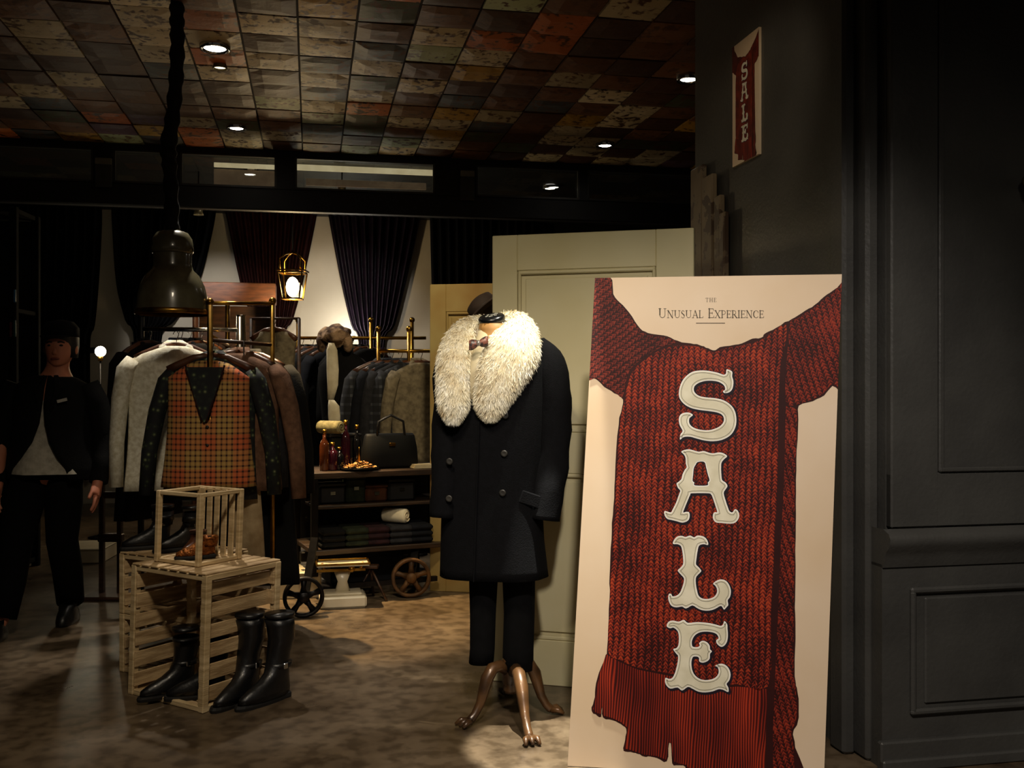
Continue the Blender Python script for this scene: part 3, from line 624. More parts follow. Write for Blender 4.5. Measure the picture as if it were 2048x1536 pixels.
b.loft([ring(mp(984, 765), .12, .10, 24, YAW), ring(mp(985, 722), .115, .098, 24, YAW), ring(mp(986, 700), .088, .075, 24, YAW), ring(mp(985, 676), .06, .06, 24, YAW), ring(mp(984, 660), .052, .055, 24, YAW), ring(mp(985, 648), .05, .053, 24, YAW)]).build('neck', M_LINEN, man, True, True)
b = MB(); tilt = Matrix.Rotation(-.16, 3, 'Y') @ Matrix.Rotation(.30, 3, 'X')
b.lathe([(.03, -.006), (.051, -.005), (.053, 0), (.053, .012), (.047, .019), (.02, .022), (.004, .0225)], mp(984, 641), 28, R=tilt)
cap = b.build('neck_cap', mat('glossy_black', (18, 18, 20), (14, 14, 15), .25), man, True, True)
b = MB(); c0 = mp(984, 641)
for k, (u, v, w) in enumerate(((-.018, -.012, .012), (-.002, -.02, .016), (.016, -.014, .012), (.006, .004, .018), (-.012, .008, .01), (.02, .012, .012))):
    b.box(c0+tilt @ Vector((u, v, .0225)), (w, .0035, .002), tilt @ Matrix.Rotation(.5-k*.2, 3, 'Z'))
b.build('cap_lettering', mat('print_white', (200, 196, 180), (180, 176, 160), .6), man, world=True)
b = MB(); b.lathe([(.016, .1), (.016, .62)], (man.location.x, Ym, 0), 14); b.build('pole', M_STAND, man, True, True)
b = MB(); b.lathe([(.006, .085), (.022, .09), (.03, .105), (.024, .12), (.034, .13), (.036, .19), (.03, .205), (.036, .22), (.022, .235), (.02, .26)], (man.location.x, Ym, 0), 20); b.build('hub', M_STAND, man, True, True)
cx, cy = man.location.x, Ym
for fx, fy in ((PF(938, 1452).x, PF(938, 1452).y), (PF(1060, 1486).x, PF(1060, 1486).y), (cx+.16, cy+.02), (cx-.02, cy+.24)):
    d = Vector((fx-cx, fy-cy, 0)); l = d.length; d.normalize(); pts = []; rad = []
    for t, z, r in ((.1, .18, .02), (.28, .205, .023), (.45, .20, .025), (.58, .165, .026), (.66, .12, .022), (.74, .075, .018), (.86, .04, .016), (.95, .024, .017), (1.0, .02, .015)):
        pts.append(Vector((cx, cy, z))+d*l*t); rad.append(r)
    lg = MB().tube(pts, rad, 10).build('leg', M_STAND, man, True, True)
    tb = MB(); s = Vector((-d.y, d.x, 0))
    for q in (-1, 0, 1):
        e = Vector((fx, fy, .018)); tb.tube([e+s*q*.008, e+s*q*.022+d*.022+Vector((0, 0, .004)), e+s*q*.026+d*.045-Vector((0, 0, .009))], [.013, .012, .006], 8)
    tb.v = [v-man.location for v in tb.v]; tb.build('claw', M_STAND, lg, True)
# trousers
M_TROUS = mat('black_wool', (11, 11, 13), (8, 8, 9), .95, scale=40, spec=.12)
tr = thing('trousers', 'slim black trousers hanging below the navy coat', 'trousers', (cx, Ym, .18))
b = MB(); b.loft([ring(mp(992, 1000), .17, .10, 30, YAW), ring(mp(995, 1080), .175, .11, 30, YAW), ring(mp(1000, 1110), .165, .10, 30, YAW)]).build('waist', M_TROUS, tr, True, True)
for rows in (((968, 1100, 36), (966, 1160, 29), (965, 1230, 26), (964, 1300, 25), (962, 1327, 25)), ((1032, 1100, 40), (1037, 1160, 33), (1038, 1230, 31), (1036, 1300, 31), (1036, 1339, 31))):
    b = MB(); b.loft([ring(mp(x, y, .02), w/F*Ym, w/F*Ym*1.15, 26, 0, 2.2, .02, 3, i*.6) for i, (x, y, w) in enumerate(rows)], cap=True).build('leg', M_TROUS, tr, True, True)
# coat
M_COAT = mat('navy_wool', (11, 11, 14), (8, 8, 10), .95, scale=60, bump=.2, bscale=220, spec=.12)
coat = thing('winter_coat', 'long dark navy coat with huge white fur collar on the mannequin', 'coat', (cx, Ym, .56))
rows = [(985, 704, 34, .05), (988, 706, 64, .085), (990, 711, 94, .112), (990, 730, 100, .125), (990, 800, 99, .13), (986, 900, 99, .13), (983, 1000, 100, .13), (984, 1080, 103, .135), (987, 1150, 108, .14)]
rr = []
for i in range(len(rows)-1):
    n = 4
    for q in range(n):
        t = q/n; rr.append([rows[i][j]*(1-t)+rows[i+1][j]*t for j in range(4)])
rr.append(rows[-1]); b = MB()
b.loft([ring(mp(x, y), w/F*Ym, dd_, 56, YAW, 2.5, .0 if y < 760 else .018*(y-760)/390, 5, .8) for x, y, w, dd_ in rr]).build('body', M_COAT, coat, True, True)
def sleeve(parent, pts, m, n=16, cuff=None):
    pp = spline([tuple(mp(x, y, dy)) for x, y, r, dy in pts], 5, False)
    rr_ = [v[0] for v in spline([(r/F*Ym, 0) for x, y, r, dy in pts], 5, False)]
    b = MB(); b.tube(pp, rr_, n); rnd = random.Random(5)
    b.v = [v+Vector((mnoise.noise(v*14)*.008, mnoise.noise(v*14+Vector((9, 0, 0)))*.008, 0)) for v in b.v]
    return b.build('sleeve', m, parent, True, True)
sleeve(coat, ((915, 690, 24, 0), (903, 740, 34, -.01), (897, 850, 31, -.02), (892, 950, 28, -.05), (888, 1030, 27, -.06)), M_COAT)
sleeve(coat, ((1068, 690, 26, .02), (1092, 730, 40, .01), (1106, 800, 38, 0), (1108, 900, 32, -.02), (1096, 970, 33, -.05), (1086, 1034, 32, -.06)), M_COAT)
b = MB(); b.bar(mp(960, 840, -.136), mp(950, 1149, -.145), .012, .004); b.build('front_edge', M_COAT, coat, world=True)
M_BTN = mat('dark_button', (48, 45, 40), (34, 32, 29), .45, .1)
for x, y in ((1011, 829), (1009, 902), (903, 918), (906, 846), (1006, 978), (902, 990)):
    b = MB(); b.lathe([(.0125, 0), (.0135, .003), (.011, .006), (.007, .005), (.001, .005)], mp(x, y, -.140 if x > 950 else -.118), 16, R=Matrix.Rotation(PI/2, 3, 'X') @ Matrix.Rotation(YAW, 3, 'Y')); b.build('button', M_BTN, coat, True, True)
b = MB(); b.bar(mp(1040, 985, -.125), mp(1082, 1000, -.105), .012, .05, .004); b.build('pocket_flap', M_COAT, coat, world=True)
# fur collar: core tube and fur strands
M_FURC = mat('fur_core', (236, 228, 204), (214, 200, 166), .9, scale=30)
def fur_mat():
    m, n, b, L = new_mat('white_fur'); tc = node(n, 'ShaderNodeTexCoord')
    nz = node(n, 'ShaderNodeTexNoise'); nz.inputs['Scale'].default_value = 22; nz.inputs['Detail'].default_value = 4; L.new(tc.outputs['Object'], nz.inputs['Vector'])
    r = ramp(n, [(.3, lin((206, 186, 148))), (.46, lin((240, 232, 208))), (.7, lin((250, 247, 236)))]); L.new(nz.outputs['Fac'], r.inputs[0]); L.new(r.outputs[0], b.inputs['Base Color'])
    b.inputs['Roughness'].default_value = .85; b.inputs['Specular IOR Level'].default_value = .1; return m
M_FUR = fur_mat(); fr = random.Random(11)
lobes = [[(986, 640, 16, .12), (938, 662, 32, .03), (917, 705, 38, -.07), (912, 760, 36, -.12), (911, 810, 29, -.14), (911, 838, 10, -.14)],
         [(984, 640, 16, .12), (1030, 654, 38, .02), (1028, 698, 55, -.095), (1003, 748, 50, -.135), (987, 788, 39, -.145), (983, 815, 27, -.15), (983, 832, 9, -.15)]]
strand = MB(); core = MB()
for lb in lobes:
    pp = [Vector(q) for q in spline([tuple(mp(x, y, dy)) for x, y, r, dy in lb], 8, False)]
    rad = [v[0] for v in spline([(max(r-4, 3)/F*Ym, 0) for x, y, r, dy in lb], 8, False)]
    m_ = len(pp); rgs = []
    for i in range(m_):
        tg = (pp[min(i+1, m_-1)]-pp[max(i-1, 0)]).normalized(); a_ = tg.cross(Vector((0, 1, 0.01))).normalized(); b_ = tg.cross(a_)
        rgs.append([pp[i]+a_*math.cos(2*PI*k/20)*rad[i]+b_*math.sin(2*PI*k/20)*rad[i]*.62 for k in range(20)])
    core.loft(rgs)
    for _ in range(17000):
        f = fr.uniform(0, m_-1.001); i = int(f); t = f-i; c = pp[i].lerp(pp[i+1], t); r = rad[i]*(1-t)+rad[i+1]*t
        tg = (pp[i+1]-pp[i]).normalized(); a_ = tg.cross(Vector((0, 1, 0.01))).normalized(); b_ = tg.cross(a_)
        th = fr.uniform(0, 2*PI); nn = a_*math.cos(th)+b_*math.sin(th)*.62
        base = c+nn*r*.97; L_ = fr.uniform(.010, .024)
        dr = (nn*.8+tg*.75+Vector((fr.gauss(0, .38), fr.gauss(0, .38), fr.gauss(0, .38)-.35))).normalized()
        sd = dr.cross(Vector((fr.gauss(0, 1), fr.gauss(0, 1), fr.gauss(0, 1)))).normalized()*fr.uniform(.0009, .0018)
        mid_ = base+dr*L_*.55; tip = base+dr*L_+Vector((0, 0, -.006)); o_ = len(strand.v)
        strand.v += [base-sd, base+sd, mid_+sd*.8, mid_-sd*.8, tip]; strand.f += [(o_, o_+1, o_+2, o_+3), (o_+3, o_+2, o_+4)]
fc = core.build('fur_collar', M_FURC, coat, True, True); fc['label'] = 'fluffy white fur collar'
strand.v = [v-coat.location for v in strand.v]
so = strand.build('fur_strands', M_FUR, fc, recalc=False); so['kind'] = 'stuff'
# pale scarf inside the collar and the bow
sc = thing('neck_scarf', 'pale satin scarf hanging inside the fur collar', 'scarf', mp(955, 800, -.13))
b = MB(); b.tube([mp(968, 660, -.03), mp(962, 690, -.08), mp(957, 720, -.12), mp(955, 760, -.145), mp(953, 798, -.15)], [.02, .024, .028, .026, .02], 12, flat=.35).build('drape', mat('ivory_satin', (206, 194, 164), (180, 166, 134), .35), sc, True, True)
bw = thing('bow_tie', 'patterned red and grey bow tie at the mannequin neck', 'bow tie', mp(960, 690, -.16))
M_BOW = mat('bow_print', (150, 96, 80), (70, 60, 60), .35, scale=60, lo=.45, hi=.55)
for s in (-1, 1):
    b = MB(); c = mp(960, 690, -.165); rows = []
    for t, hh in ((0, .008), (.3, .016), (.7, .021), (1, .018)):
        q = c+Vector((s*.036*t, 0, s*.008*t)); rows.append([q+Vector((0, .011*math.cos(k*PI/5), hh*math.sin(k*PI/5)*(1+.1*math.sin(k*3)))) for k in range(10)])
    b.loft(rows); b.build('wing', M_BOW, bw, True, True)
MB().ball(mp(960, 690, -.17), (.009, .011, .012)).build('knot', mat('bow_knot', (200, 190, 180), (120, 110, 100), .2, .5), bw, True, True)
# dark brown hat brim / scarf end on the door behind
hk = thing('felt_hat', 'dark brown felt hat hung on the olive cream door', 'hat', P(978, 628, 6.05))
M_FELT = mat('dark_brown_felt', (58, 42, 36), (40, 28, 24), .8); Rh = Matrix.Rotation(-.72, 3, 'Y') @ Matrix.Rotation(-.25, 3, 'X')
MB().lathe([(.18, 0), (.185, .006), (.18, .012), (.1, .016), (.1, .004), (.18, 0)], n=32, R=Rh, cap=False).build('brim', M_FELT, hk, True)
MB().lathe([(.1, .01), (.098, .06), (.09, .1), (.06, .115), (.004, .108)], n=28, R=Rh).build('crown', M_FELT, hk, True)
MB().lathe([(.103, .014), (.102, .04)], n=28, R=Rh, cap=False).build('band', M_BLACK, hk, True)
MB().tube([(0, 0, .05), (.0, .12, .06)], .008, 8).build('peg', M_DARKWOOD, hk, True)

# ------------------------------------------------------------------ CRATES
def crate(label, loc, rz, w, d, h, nslat=4, top=False, back_vertical=False, shear=0.0, sy=0.0, group='pale wooden crates', post=.03, frontslats=0):
    r = thing('wooden_crate', label, 'crate', loc, rz, group)
    def sh(b):
        b.v = [Vector((v.x+shear*v.z, v.y+sy*v.z, v.z)) for v in b.v]; return b
    for sx in (-1, 1):
        for syy in (-1, 1): sh(MB().box((sx*(w/2-post/2), syy*(d/2-post/2), h/2), (post, post, h), bev=.003)).build('post', M_CRATE, r)
    for z in (post*.4, h-post*.4):
        for syy in (-1, 1):
            sh(MB().box((0, syy*(d/2-post/2), z), (w-2*post, post*.7, post*.8), bev=.003)).build('rail', M_CRATE, r)
        for sx in (-1, 1):
            sh(MB().box((sx*(w/2-post/2), 0, z), (post*.7, d-2*post, post*.8), bev=.003)).build('rail', M_CRATE, r)
    sp = (h-.05)/nslat; rnd = random.Random(int(w*1000))
    for i in range(0 if back_vertical else nslat):
        z = .025+sp*(i+.5); hh = sp*rnd.uniform(.68, .8)
        for sx in (-1, 1):
            sh(MB().box((sx*(w/2-post-.004), 0, z+rnd.uniform(-.004, .004)), (.008, d-.01, hh), bev=.002)).build('slat', M_CRATE_H, r)
        if not back_vertical: sh(MB().box((0, d/2-post-.004, z), (w-.01, .008, hh), bev=.002)).build('slat', M_CRATE_H, r)
    if back_vertical:
        nb = 5
        for i in range(nb): sh(MB().box((-w/2+post+(w-2*post)*(i+.5)/nb, d/2-post-.004, h/2), ((w-2*post)/nb*.66, .008, h-.01), bev=.002)).build('slat', M_CRATE, r)
    nb = 6
    for i in range(nb):
        y = -d/2+.01+(d-.02)*(i+.5)/nb
        MB().box((0, y, .008), (w-.01, (d-.02)/nb*.8, .008), bev=.002).build('slat', M_CRATE_H, r)
    if top:
        nb = 8
        for i in range(nb): sh(MB().box((-w/2+(w)*(i+.5)/nb, 0, h+.004), (w/nb*.78, d, .008), bev=.002)).build('slat', M_CRATE_H, r)
    return r
fl, frr = PF(255, 1388), PF(405, 1428)
dv = (frr-fl); wc = dv.length; rz = math.atan2(dv.y, dv.x); dn = Vector((-dv.y, dv.x, 0)).normalized()
hc = .545; dc_ = .40
cc = (fl+frr)/2+dn*dc_/2
crate('large open pale crate on the floor with boots inside', (cc.x, cc.y, 0), rz, wc, dc_, hc, 6, True, shear=.045)
def on(u, v): return cc+dv.normalized()*u+dn*v          # a point over the big crate
q = on(-.02, -.01)
crate('small crate with upright back slats standing on the large crate', (q.x, q.y, hc+.009), rz+.03, .27, .24, .30, 3, False, True, shear=.05, post=.022)
pl = PF(218, 1362); lc = Vector((pl.x+.27, pl.y+.18, 0))
crate('lower pale crate of the stack behind the large crate', (lc.x, lc.y, 0), rz+.06, .46, .34, .262, 3, False)
crate('upper pale crate of the stack under black boots', (lc.x, lc.y, .263), rz+.06, .46, .34, .272, 3, True)
# ------------------------------------------------------------------ BOOTS
def boot(label, loc, rz, h=.37, m=M_LEATHER, sc_=1.0, slouch=.0, lean=0.0, group='leather boots', name='boot', cat='boot'):
    r = thing(name, label, cat, loc, rz, group); r.scale = (sc_,)*3
    b = MB(); rings = []
    for z, yc, hw, hd in ((.022, -.085, .036, .13), (.045, -.083, .037, .128), (.07, -.062, .036, .105), (.09, -.035, .035, .078), (.115, -.012, .036, .058), (.15, .0, .039, .05), (.2, .004, .044, .052), (.26, .006, .049, .056), (.32, .006, .052, .058), (h, .004, .054, .06)):
        rings.append(ring((slouch*math.sin(z*26)*.008, yc+lean*z+slouch*math.sin(z*31)*.006, z*h/.37 if z > .15 else z), hw*(1+slouch*.12*math.sin(z*60)), hd, 22, 0, 2.2))
    b.loft(rings[:-1]+[rings[-1]], cap=True)
    b.build('shaft', m, r, True)
    s = MB(); s.loft([ring((0, -.088, .0), .037, .134, 22), ring((0, -.088, .012), .039, .137, 22), ring((0, -.088, .022), .037, .132, 22)]); s.build('sole', mat('rubber_sole', (16, 15, 15), (12, 11, 11), .7), r)
    s = MB(); s.box((0, .018, .012), (.06, .055, .026), bev=.005); s.build('heel', mat('rubber_sole', (16, 15, 15)), r)
    s = MB(); s.loft([ring((0, .002+lean*.13, .13), .041, .054, 20), ring((0, .002+lean*.15, .15), .043, .056, 20)]); s.build('strap', m, r, True)
    s = MB(); s.box((.042, .0+lean*.14, .14), (.006, .022, .024), bev=.003); s.build('buckle', M_CHROME, r)
    s = MB(); s.loft([ring((0, .004+lean*h, h-.012), .0555, .0615, 22), ring((0, .004+lean*h, h+.003), .055, .061, 22)]); s.build('cuff', m, r, True)
    return r
p = PF(558, 1396); q = PF(492, 1410)
boot('tall black boot beside the large crate, farther right', (p.x, p.y, 0), -.62, .35, slouch=.8)
boot('tall black boot beside the large crate, close to its corner', (q.x-.01, q.y+.09, 0), -.45, .35, slouch=.8)
for u, v, a, lb in ((-.02, -.06, .25, 'shiny black boot inside the large crate, left of its pair'), (.12, -.02, -.1, 'shiny black boot inside the large crate, right of its pair')):
    q = on(u, v-.02); boot(lb, (q.x, q.y, .013), rz+a-.5, .30, M_LEATHER, .9, slouch=.4)
for i, (u, v, a) in enumerate(((-.13, -.02, -.5), (.02, .03, -.3))):
    ux = Vector((math.cos(rz), math.sin(rz), 0)); q = lc+ux*u+dn*v
    boot(['black ankle boot on the rear crate stack, toe over the edge', 'black ankle boot on the rear crate stack, nearer the small crate'][i], (q.x, q.y, .545), rz+a, .24, M_LEATHER, .82)
q = on(.02, -.01); boot('gold leather bootie inside the small upper crate', (q.x+.02, q.y-.01, hc+.026), rz-.55, .14, M_GOLD, .62, name='gold_bootie')
q = on(-.07, .03); boot('tan leather bootie at the back of the small upper crate', (q.x, q.y, hc+.026), rz+.35, .16, M_BRNLEATHER, .62, name='tan_bootie')
# ------------------------------------------------------------------ GARMENT RACK in front
def plaid_mat():
    m, n, b, L = new_mat('plaid_wool'); tc = node(n, 'ShaderNodeTexCoord'); sx = node(n, 'ShaderNodeSeparateXYZ'); L.new(tc.outputs['Object'], sx.inputs[0])
    def st(src, p, w, o=0.0): return mathn(n, 'LESS_THAN', mathn(n, 'FRACT', mathn(n, 'ADD', mathn(n, 'DIVIDE', src, p), o)), w)
    X, Z = sx.outputs[0], sx.outputs[2]
    fine = mathn(n, 'MULTIPLY', mathn(n, 'ADD', st(X, .025, .34), st(Z, .027, .34)), .5)
    wide = mathn(n, 'MULTIPLY', mathn(n, 'ADD', st(X, .15, .45, .1), st(Z, .17, .45)), .5)
    m1 = node(n, 'ShaderNodeMix', data_type='RGBA'); L.new(wide, m1.inputs['Factor']); m1.inputs['A'].default_value = lin((186, 148, 82)); m1.inputs['B'].default_value = lin((204, 104, 58))
    m2 = node(n, 'ShaderNodeMix', data_type='RGBA'); L.new(fine, m2.inputs['Factor']); L.new(m1.outputs['Result'], m2.inputs['A']); m2.inputs['B'].default_value = lin((54, 26, 20))
    L.new(m2.outputs['Result'], b.inputs['Base Color']); b.inputs['Roughness'].default_value = .9; return m
def floral_mat():
    m, n, b, L = new_mat('floral_cotton'); tc = node(n, 'ShaderNodeTexCoord'); v = node(n, 'ShaderNodeTexVoronoi'); v.inputs['Scale'].default_value = 34; L.new(tc.outputs['Object'], v.inputs['Vector'])
    r = ramp(n, [(.0, lin((150, 150, 120))), (.2, lin((70, 84, 50))), (.34, lin((30, 36, 30))), (.6, lin((18, 20, 24)))]); L.new(v.outputs['Distance'], r.inputs[0]); L.new(r.outputs[0], b.inputs['Base Color']); b.inputs['Roughness'].default_value = .85; return m
M_PLAID = plaid_mat(); M_FLORAL = floral_mat()
def darkplaid_mat():
    m, n, b, L = new_mat('dark_plaid'); tc = node(n, 'ShaderNodeTexCoord'); sx = node(n, 'ShaderNodeSeparateXYZ'); L.new(tc.outputs['Object'], sx.inputs[0])
    a = mathn(n, 'LESS_THAN', mathn(n, 'FRACT', mathn(n, 'DIVIDE', sx.outputs[0], .06)), .3); c = mathn(n, 'LESS_THAN', mathn(n, 'FRACT', mathn(n, 'DIVIDE', sx.outputs[2], .06)), .3)
    r = ramp(n, [(0, lin((16, 17, 21))), (.5, lin((34, 36, 42))), (1, lin((70, 72, 76)))]); L.new(mathn(n, 'MULTIPLY', mathn(n, 'ADD', a, c), .5), r.inputs[0]); L.new(r.outputs[0], b.inputs['Base Color']); b.inputs['Roughness'].default_value = .9; return m
M_DPLAID = darkplaid_mat()
def cloth(name, c1, c2=None, **k): return mat(name, c1, c2, k.pop('rough', .88), scale=k.pop('scale', 30), spec=.2, bump=.15, **k)
M_KNITW = cloth('white_knit', (244, 240, 222), (214, 206, 180), scale=50)
M_BROWNW = cloth('brown_wool', (120, 88, 68), (92, 66, 50)); M_GREYW = cloth('grey_wool', (44, 44, 47), (32, 32, 35)); M_BLACKW = cloth('black_cloth', (12, 12, 13), (9, 9, 9))
M_BLUE = cloth('blue_shirting', (104, 116, 140), (70, 80, 104)); M_LTGREY = cloth('light_shirting', (150, 150, 150), (120, 120, 124)); M_KHAKI = cloth('stone_cotton', (182, 160, 124), (150, 126, 92), scale=14)
M_VEST = cloth('grey_vest', (134, 122, 98), (100, 90, 72)); M_NAVYC = cloth('navy_cloth', (20, 22, 30), (14, 16, 21)); M_GREENC = cloth('forest_cloth', (38, 44, 30), (26, 30, 21)); M_PLUM = cloth('plum_cloth', (48, 26, 30), (32, 18, 21))
hcount = [0]
def hanger(label, hook, yaw, w=.40, m=M_HANG, drop=.06, group='wooden coat hangers'):
    r = thing('coat_hanger', label, 'hanger', hook, yaw, group)
    MB().tube([(math.cos(a)*.014-.0, 0, math.sin(a)*.014-.002) for a in [PI*1.1-PI*1.15*i/8 for i in range(9)]]+[(.004, 0, -.03), (0, 0, -drop)], .0022, 6).build('hook', M_CHROME, r, True)
    b = MB(); rows = []
    for s in (-1, 1):
        MB().tube([(0, 0, -drop), (s*w*.2, 0, -drop-.012), (s*w*.4, 0, -drop-.05), (s*w*.5, -.005, -drop-.075)], [.011, .0125, .014, .016], 10, flat=1.5).build('arm', m, r, True)
    return r
def garment(name, label, cat, hook, yaw, sw=.42, L_=.68, hemw=None, thick=.06, m=None, sleeve_len=.58, open_w=0.0, collar=True, rip=.06, seed=0, inner=None, sl_m=None, group='clothes on the front rack', drop=.06, sl_spread=.05, nosl=None, vneck=0.0, buttons=0):
    """hook = point of the rail; local x across the shoulders, front towards -y"""
    r = thing(name, label, cat, hook, yaw, group); hemw = hemw or sw*1.02; rnd = random.Random(seed); ph = rnd.uniform(0, 6)
    zs = -drop-.005; rows = []; N = 44
    prof = [(0, .055, .035), (.015, .10, .05), (.045, sw*.36, thick*.9), (.085, sw*.5, thick)]
    for dz, hw, hd in prof: rows.append((zs-dz, hw, hd, 0))
    for i in range(1, 13):
        t = i/12; z = zs-.085-(L_-.085)*t; rows.append((z, (sw*.5*(1-t)+hemw*.5*t)*(1-.06*math.sin(PI*t)), thick*(1+.35*t), rip*t))
    b = MB(); R_ = []
    for z, hw, hd, rp in rows:
        q = ring((0, 0, z), hw, hd, N, 0, 2.3, rp, 6, ph)
        if vneck > 0:      # V opening pushed into the front
            f = max(0.0, 1-(zs-z)/vneck)
            for v in q:
                if v.y < 0 and abs(v.x) < .13*f: v.y += hd*1.2*(1-abs(v.x)/(.13*f+1e-6))
        R_.append(q)
    b.loft(R_).build('body', m, r, True)
    if sleeve_len:
        for s in (-1, 1):
            if nosl == s: continue
            p0 = Vector((s*(sw*.5-.035), 0, zs-.075)); q = MB(); k = rnd.uniform(.8, 1.2)*sl_spread
            pts = [p0, p0+Vector((s*.035, -.005, -.05)), p0+Vector((s*(.045+k*.4), -.012, -.2)), p0+Vector((s*(.045+k*.8), -.02, -sleeve_len*.65)), p0+Vector((s*(.04+k), -.03, -sleeve_len))]
            q.tube(pts, [.05, .062, .058, .05, .046], 14, flat=.75); q.v = [v+Vector((0, mnoise.noise((v+Vector((seed, 0, 0)))*16)*.012, 0)) for v in q.v]
            q.build('sleeve', sl_m or m, r, True)
    if collar:
        q = MB()
        q.tube([(-.075, -thick*.75, zs-.07), (-.07, -thick*.2, zs-.005), (-.03, .045, zs+.022), (.03, .045, zs+.022), (.07, -thick*.2, zs-.005), (.075, -thick*.75, zs-.07)], [.016, .02, .02, .02, .02, .016], 10, flat=.6); q.build('collar', sl_m or m, r, True)
    for i in range(buttons):
        q = MB(); q.ball((0.012, -thick*1.24, zs-.24-i*.09), (.008, .004, .008), 10, 6); q.build('button', M_BTN, r, True)
    return r
Yk = 4.95
rack = thing('garment_rack', 'brass pipe clothes rack holding the plaid vest behind the crates', 'clothes rack', (PX(420, Yk), Yk, 0))
def rackpart(nm, pts, r_, m=M_BRASS): return MB().tube(pts, r_, 12).build(nm, m, rack, True, True)
rackpart('upright', [P(420, 768, Yk).xy.to_3d(), P(420, 600, Yk)], .014)
railz = PZ(672, Yk)
a = P(420, 672, Yk); back = Vector((PX(455, 6.15), 6.15, railz)); rackpart('rail', [a, back], .012)
rackpart('upright', [(back.x, back.y, 0), (back.x, back.y, PZ(607, 6.15))], .014)
rackpart('cross_bar', [P(412, 606, Yk), P(548, 607, Yk+.25)], .010)
rackpart('cross_bar', [P(424, 680, Yk+.05), P(545, 690, Yk+.25)], .010, M_DARKWOOD)
rackpart('upright', [P(545, 600, Yk+.25), Vector((PX(545, Yk+.25), Yk+.25, 0))], .012)
for p_ in (P(420, 604, Yk), P(545, 602, Yk+.25)): MB().ball(p_, .02).build('finial', M_BRASS, rack, True, True)
for p_ in ((PX(420, Yk), Yk), (back.x, back.y), (PX(545, Yk+.25), Yk+.25)):
    MB().lathe([(.10, 0), (.10, .012), (.03, .02), (.02, .05)], (p_[0], p_[1], 0), 20).build('foot', M_IRON, rack, True, True)
# chrome bar rack behind (left)
Yc = 5.75
rk2 = thing('garment_rack', 'low chrome clothes rail carrying the white cardigan', 'clothes rack', (PX(380, Yc), Yc, 0))
MB().tube([P(278, 658, Yc), P(482, 660, Yc)], .013, 12).build('rail', M_CHROME, rk2, True, True)
for x in (282, 480):
    MB().tube([P(x, 634, Yc), Vector((PX(x, Yc), Yc, 0))], .018, 12).build('upright', M_CHROME if x > 400 else M_IRON, rk2, True, True)
    MB().box((PX(x, Yc), Yc, .015), (.05, .5, .03), bev=.008).build('foot', M_IRON, rk2, world=True)
def hook_on(f): return a.lerp(back, f)
def on_rack(f, dx=0, dz=0): p = hook_on(f); return p+Vector((dx, 0, dz-.016))
G = 'clothes on the front rack'
k = on_rack(.05, .0, -.02)
hanger('wooden hanger carrying the plaid vest', k, .05, .42, drop=.06)
garment('floral_shirt', 'dark floral shirt worn under the plaid vest', 'shirt', k+Vector((.0, .025, 0)), .05, .45, .72, .44, .05, M_FLORAL, .62, collar=True, seed=3, sl_spread=.09, rip=.03)
g = garment('plaid_vest', 'orange brown plaid vest at the front of the rack', 'vest', k+Vector((0, -.035, -.02)), .05, .40, .63, .46, .065, M_PLAID, 0, collar=False, seed=1, rip=.02, vneck=.30, buttons=3)
MB().prism([(-.088, -.10), (.088, -.10), (.05, -.24), (.004, -.37), (-.004, -.37), (-.05, -.24)], [], lambda p, h_: (p[0], -.083-h_+(p[1]+.1)*.035, p[1]), .004).build('floral_front', M_FLORAL, g)
for s in (-1, 1):
    MB().bar((s*.095, -.075, -.09), (s*.012, -.092, -.36), .014, .006).build('neck_binding', M_PLUM, g)
k = on_rack(.16, .12); hanger('wooden hanger of the brown jacket', k, -.25, .42)
garment('wool_jacket', 'brown wool jacket right of the plaid vest', 'jacket', k, -.25, .50, .70, .50, .06, M_BROWNW, .66, seed=5, sl_spread=.10)
k = on_rack(.25, .08); hanger('wooden hanger of the grey jacket', k, -.2, .42)
garment('wool_jacket', 'dark grey jacket between the vest and brown jacket', 'jacket', k, -.2, .47, .66, .48, .05, M_GREYW, .62, seed=6, sl_spread=.06)
k = on_rack(.36, .17); hanger('wooden hanger of the long black coat', k, -.3, .42)
garment('long_coat', 'long black coat hanging at the right end of the front rack', 'coat', k, -.3, .52, 1.22, .60, .08, M_BLACKW, .66, seed=7, sl_spread=.10)
# stone trousers folded under the jackets
k = on_rack(.12, .16); 
tr = thing('trousers', 'stone coloured trousers hanging below the brown jacket', 'trousers', k, -.1, G)
b = MB(); zt_, zb_ = -.50, PZ(1152, Yk+.15)-k.z
b.loft([ring((-.03, 0, zt_), .10, .03, 26, 0, 2.6, .03, 5, 0), ring((-.01, 0, zt_-.15), .085, .032, 26, 0, 2.6, .05, 5, .4), ring((.012, 0, (zt_+zb_)/2-.1), .085, .034, 26, 0, 2.6, .06, 5, .9), ring((.03, 0, zb_), .082, .036, 26, 0, 2.6, .07, 5, 1.2)]); b.build('legs', M_KHAKI, tr, True)
MB().tube([(0, 0, 0), (0, 0, -.5)], .004, 6).build('clip_hanger', M_CHROME, tr, True)
k = on_rack(.5, -.02); hanger('wooden hanger behind the brown jacket', k, -.1, .42); garment('cotton_shirt', 'forest green shirt behind the plaid vest', 'shirt', k, -.05, .44, .8, .46, .05, M_GREENC, .6, seed=9)
k = on_rack(.65, -.0); garment('cotton_shirt', 'plum shirt deep in the front rack', 'shirt', k, -.05, .44, .8, .46, .05, M_PLUM, .6, seed=10)
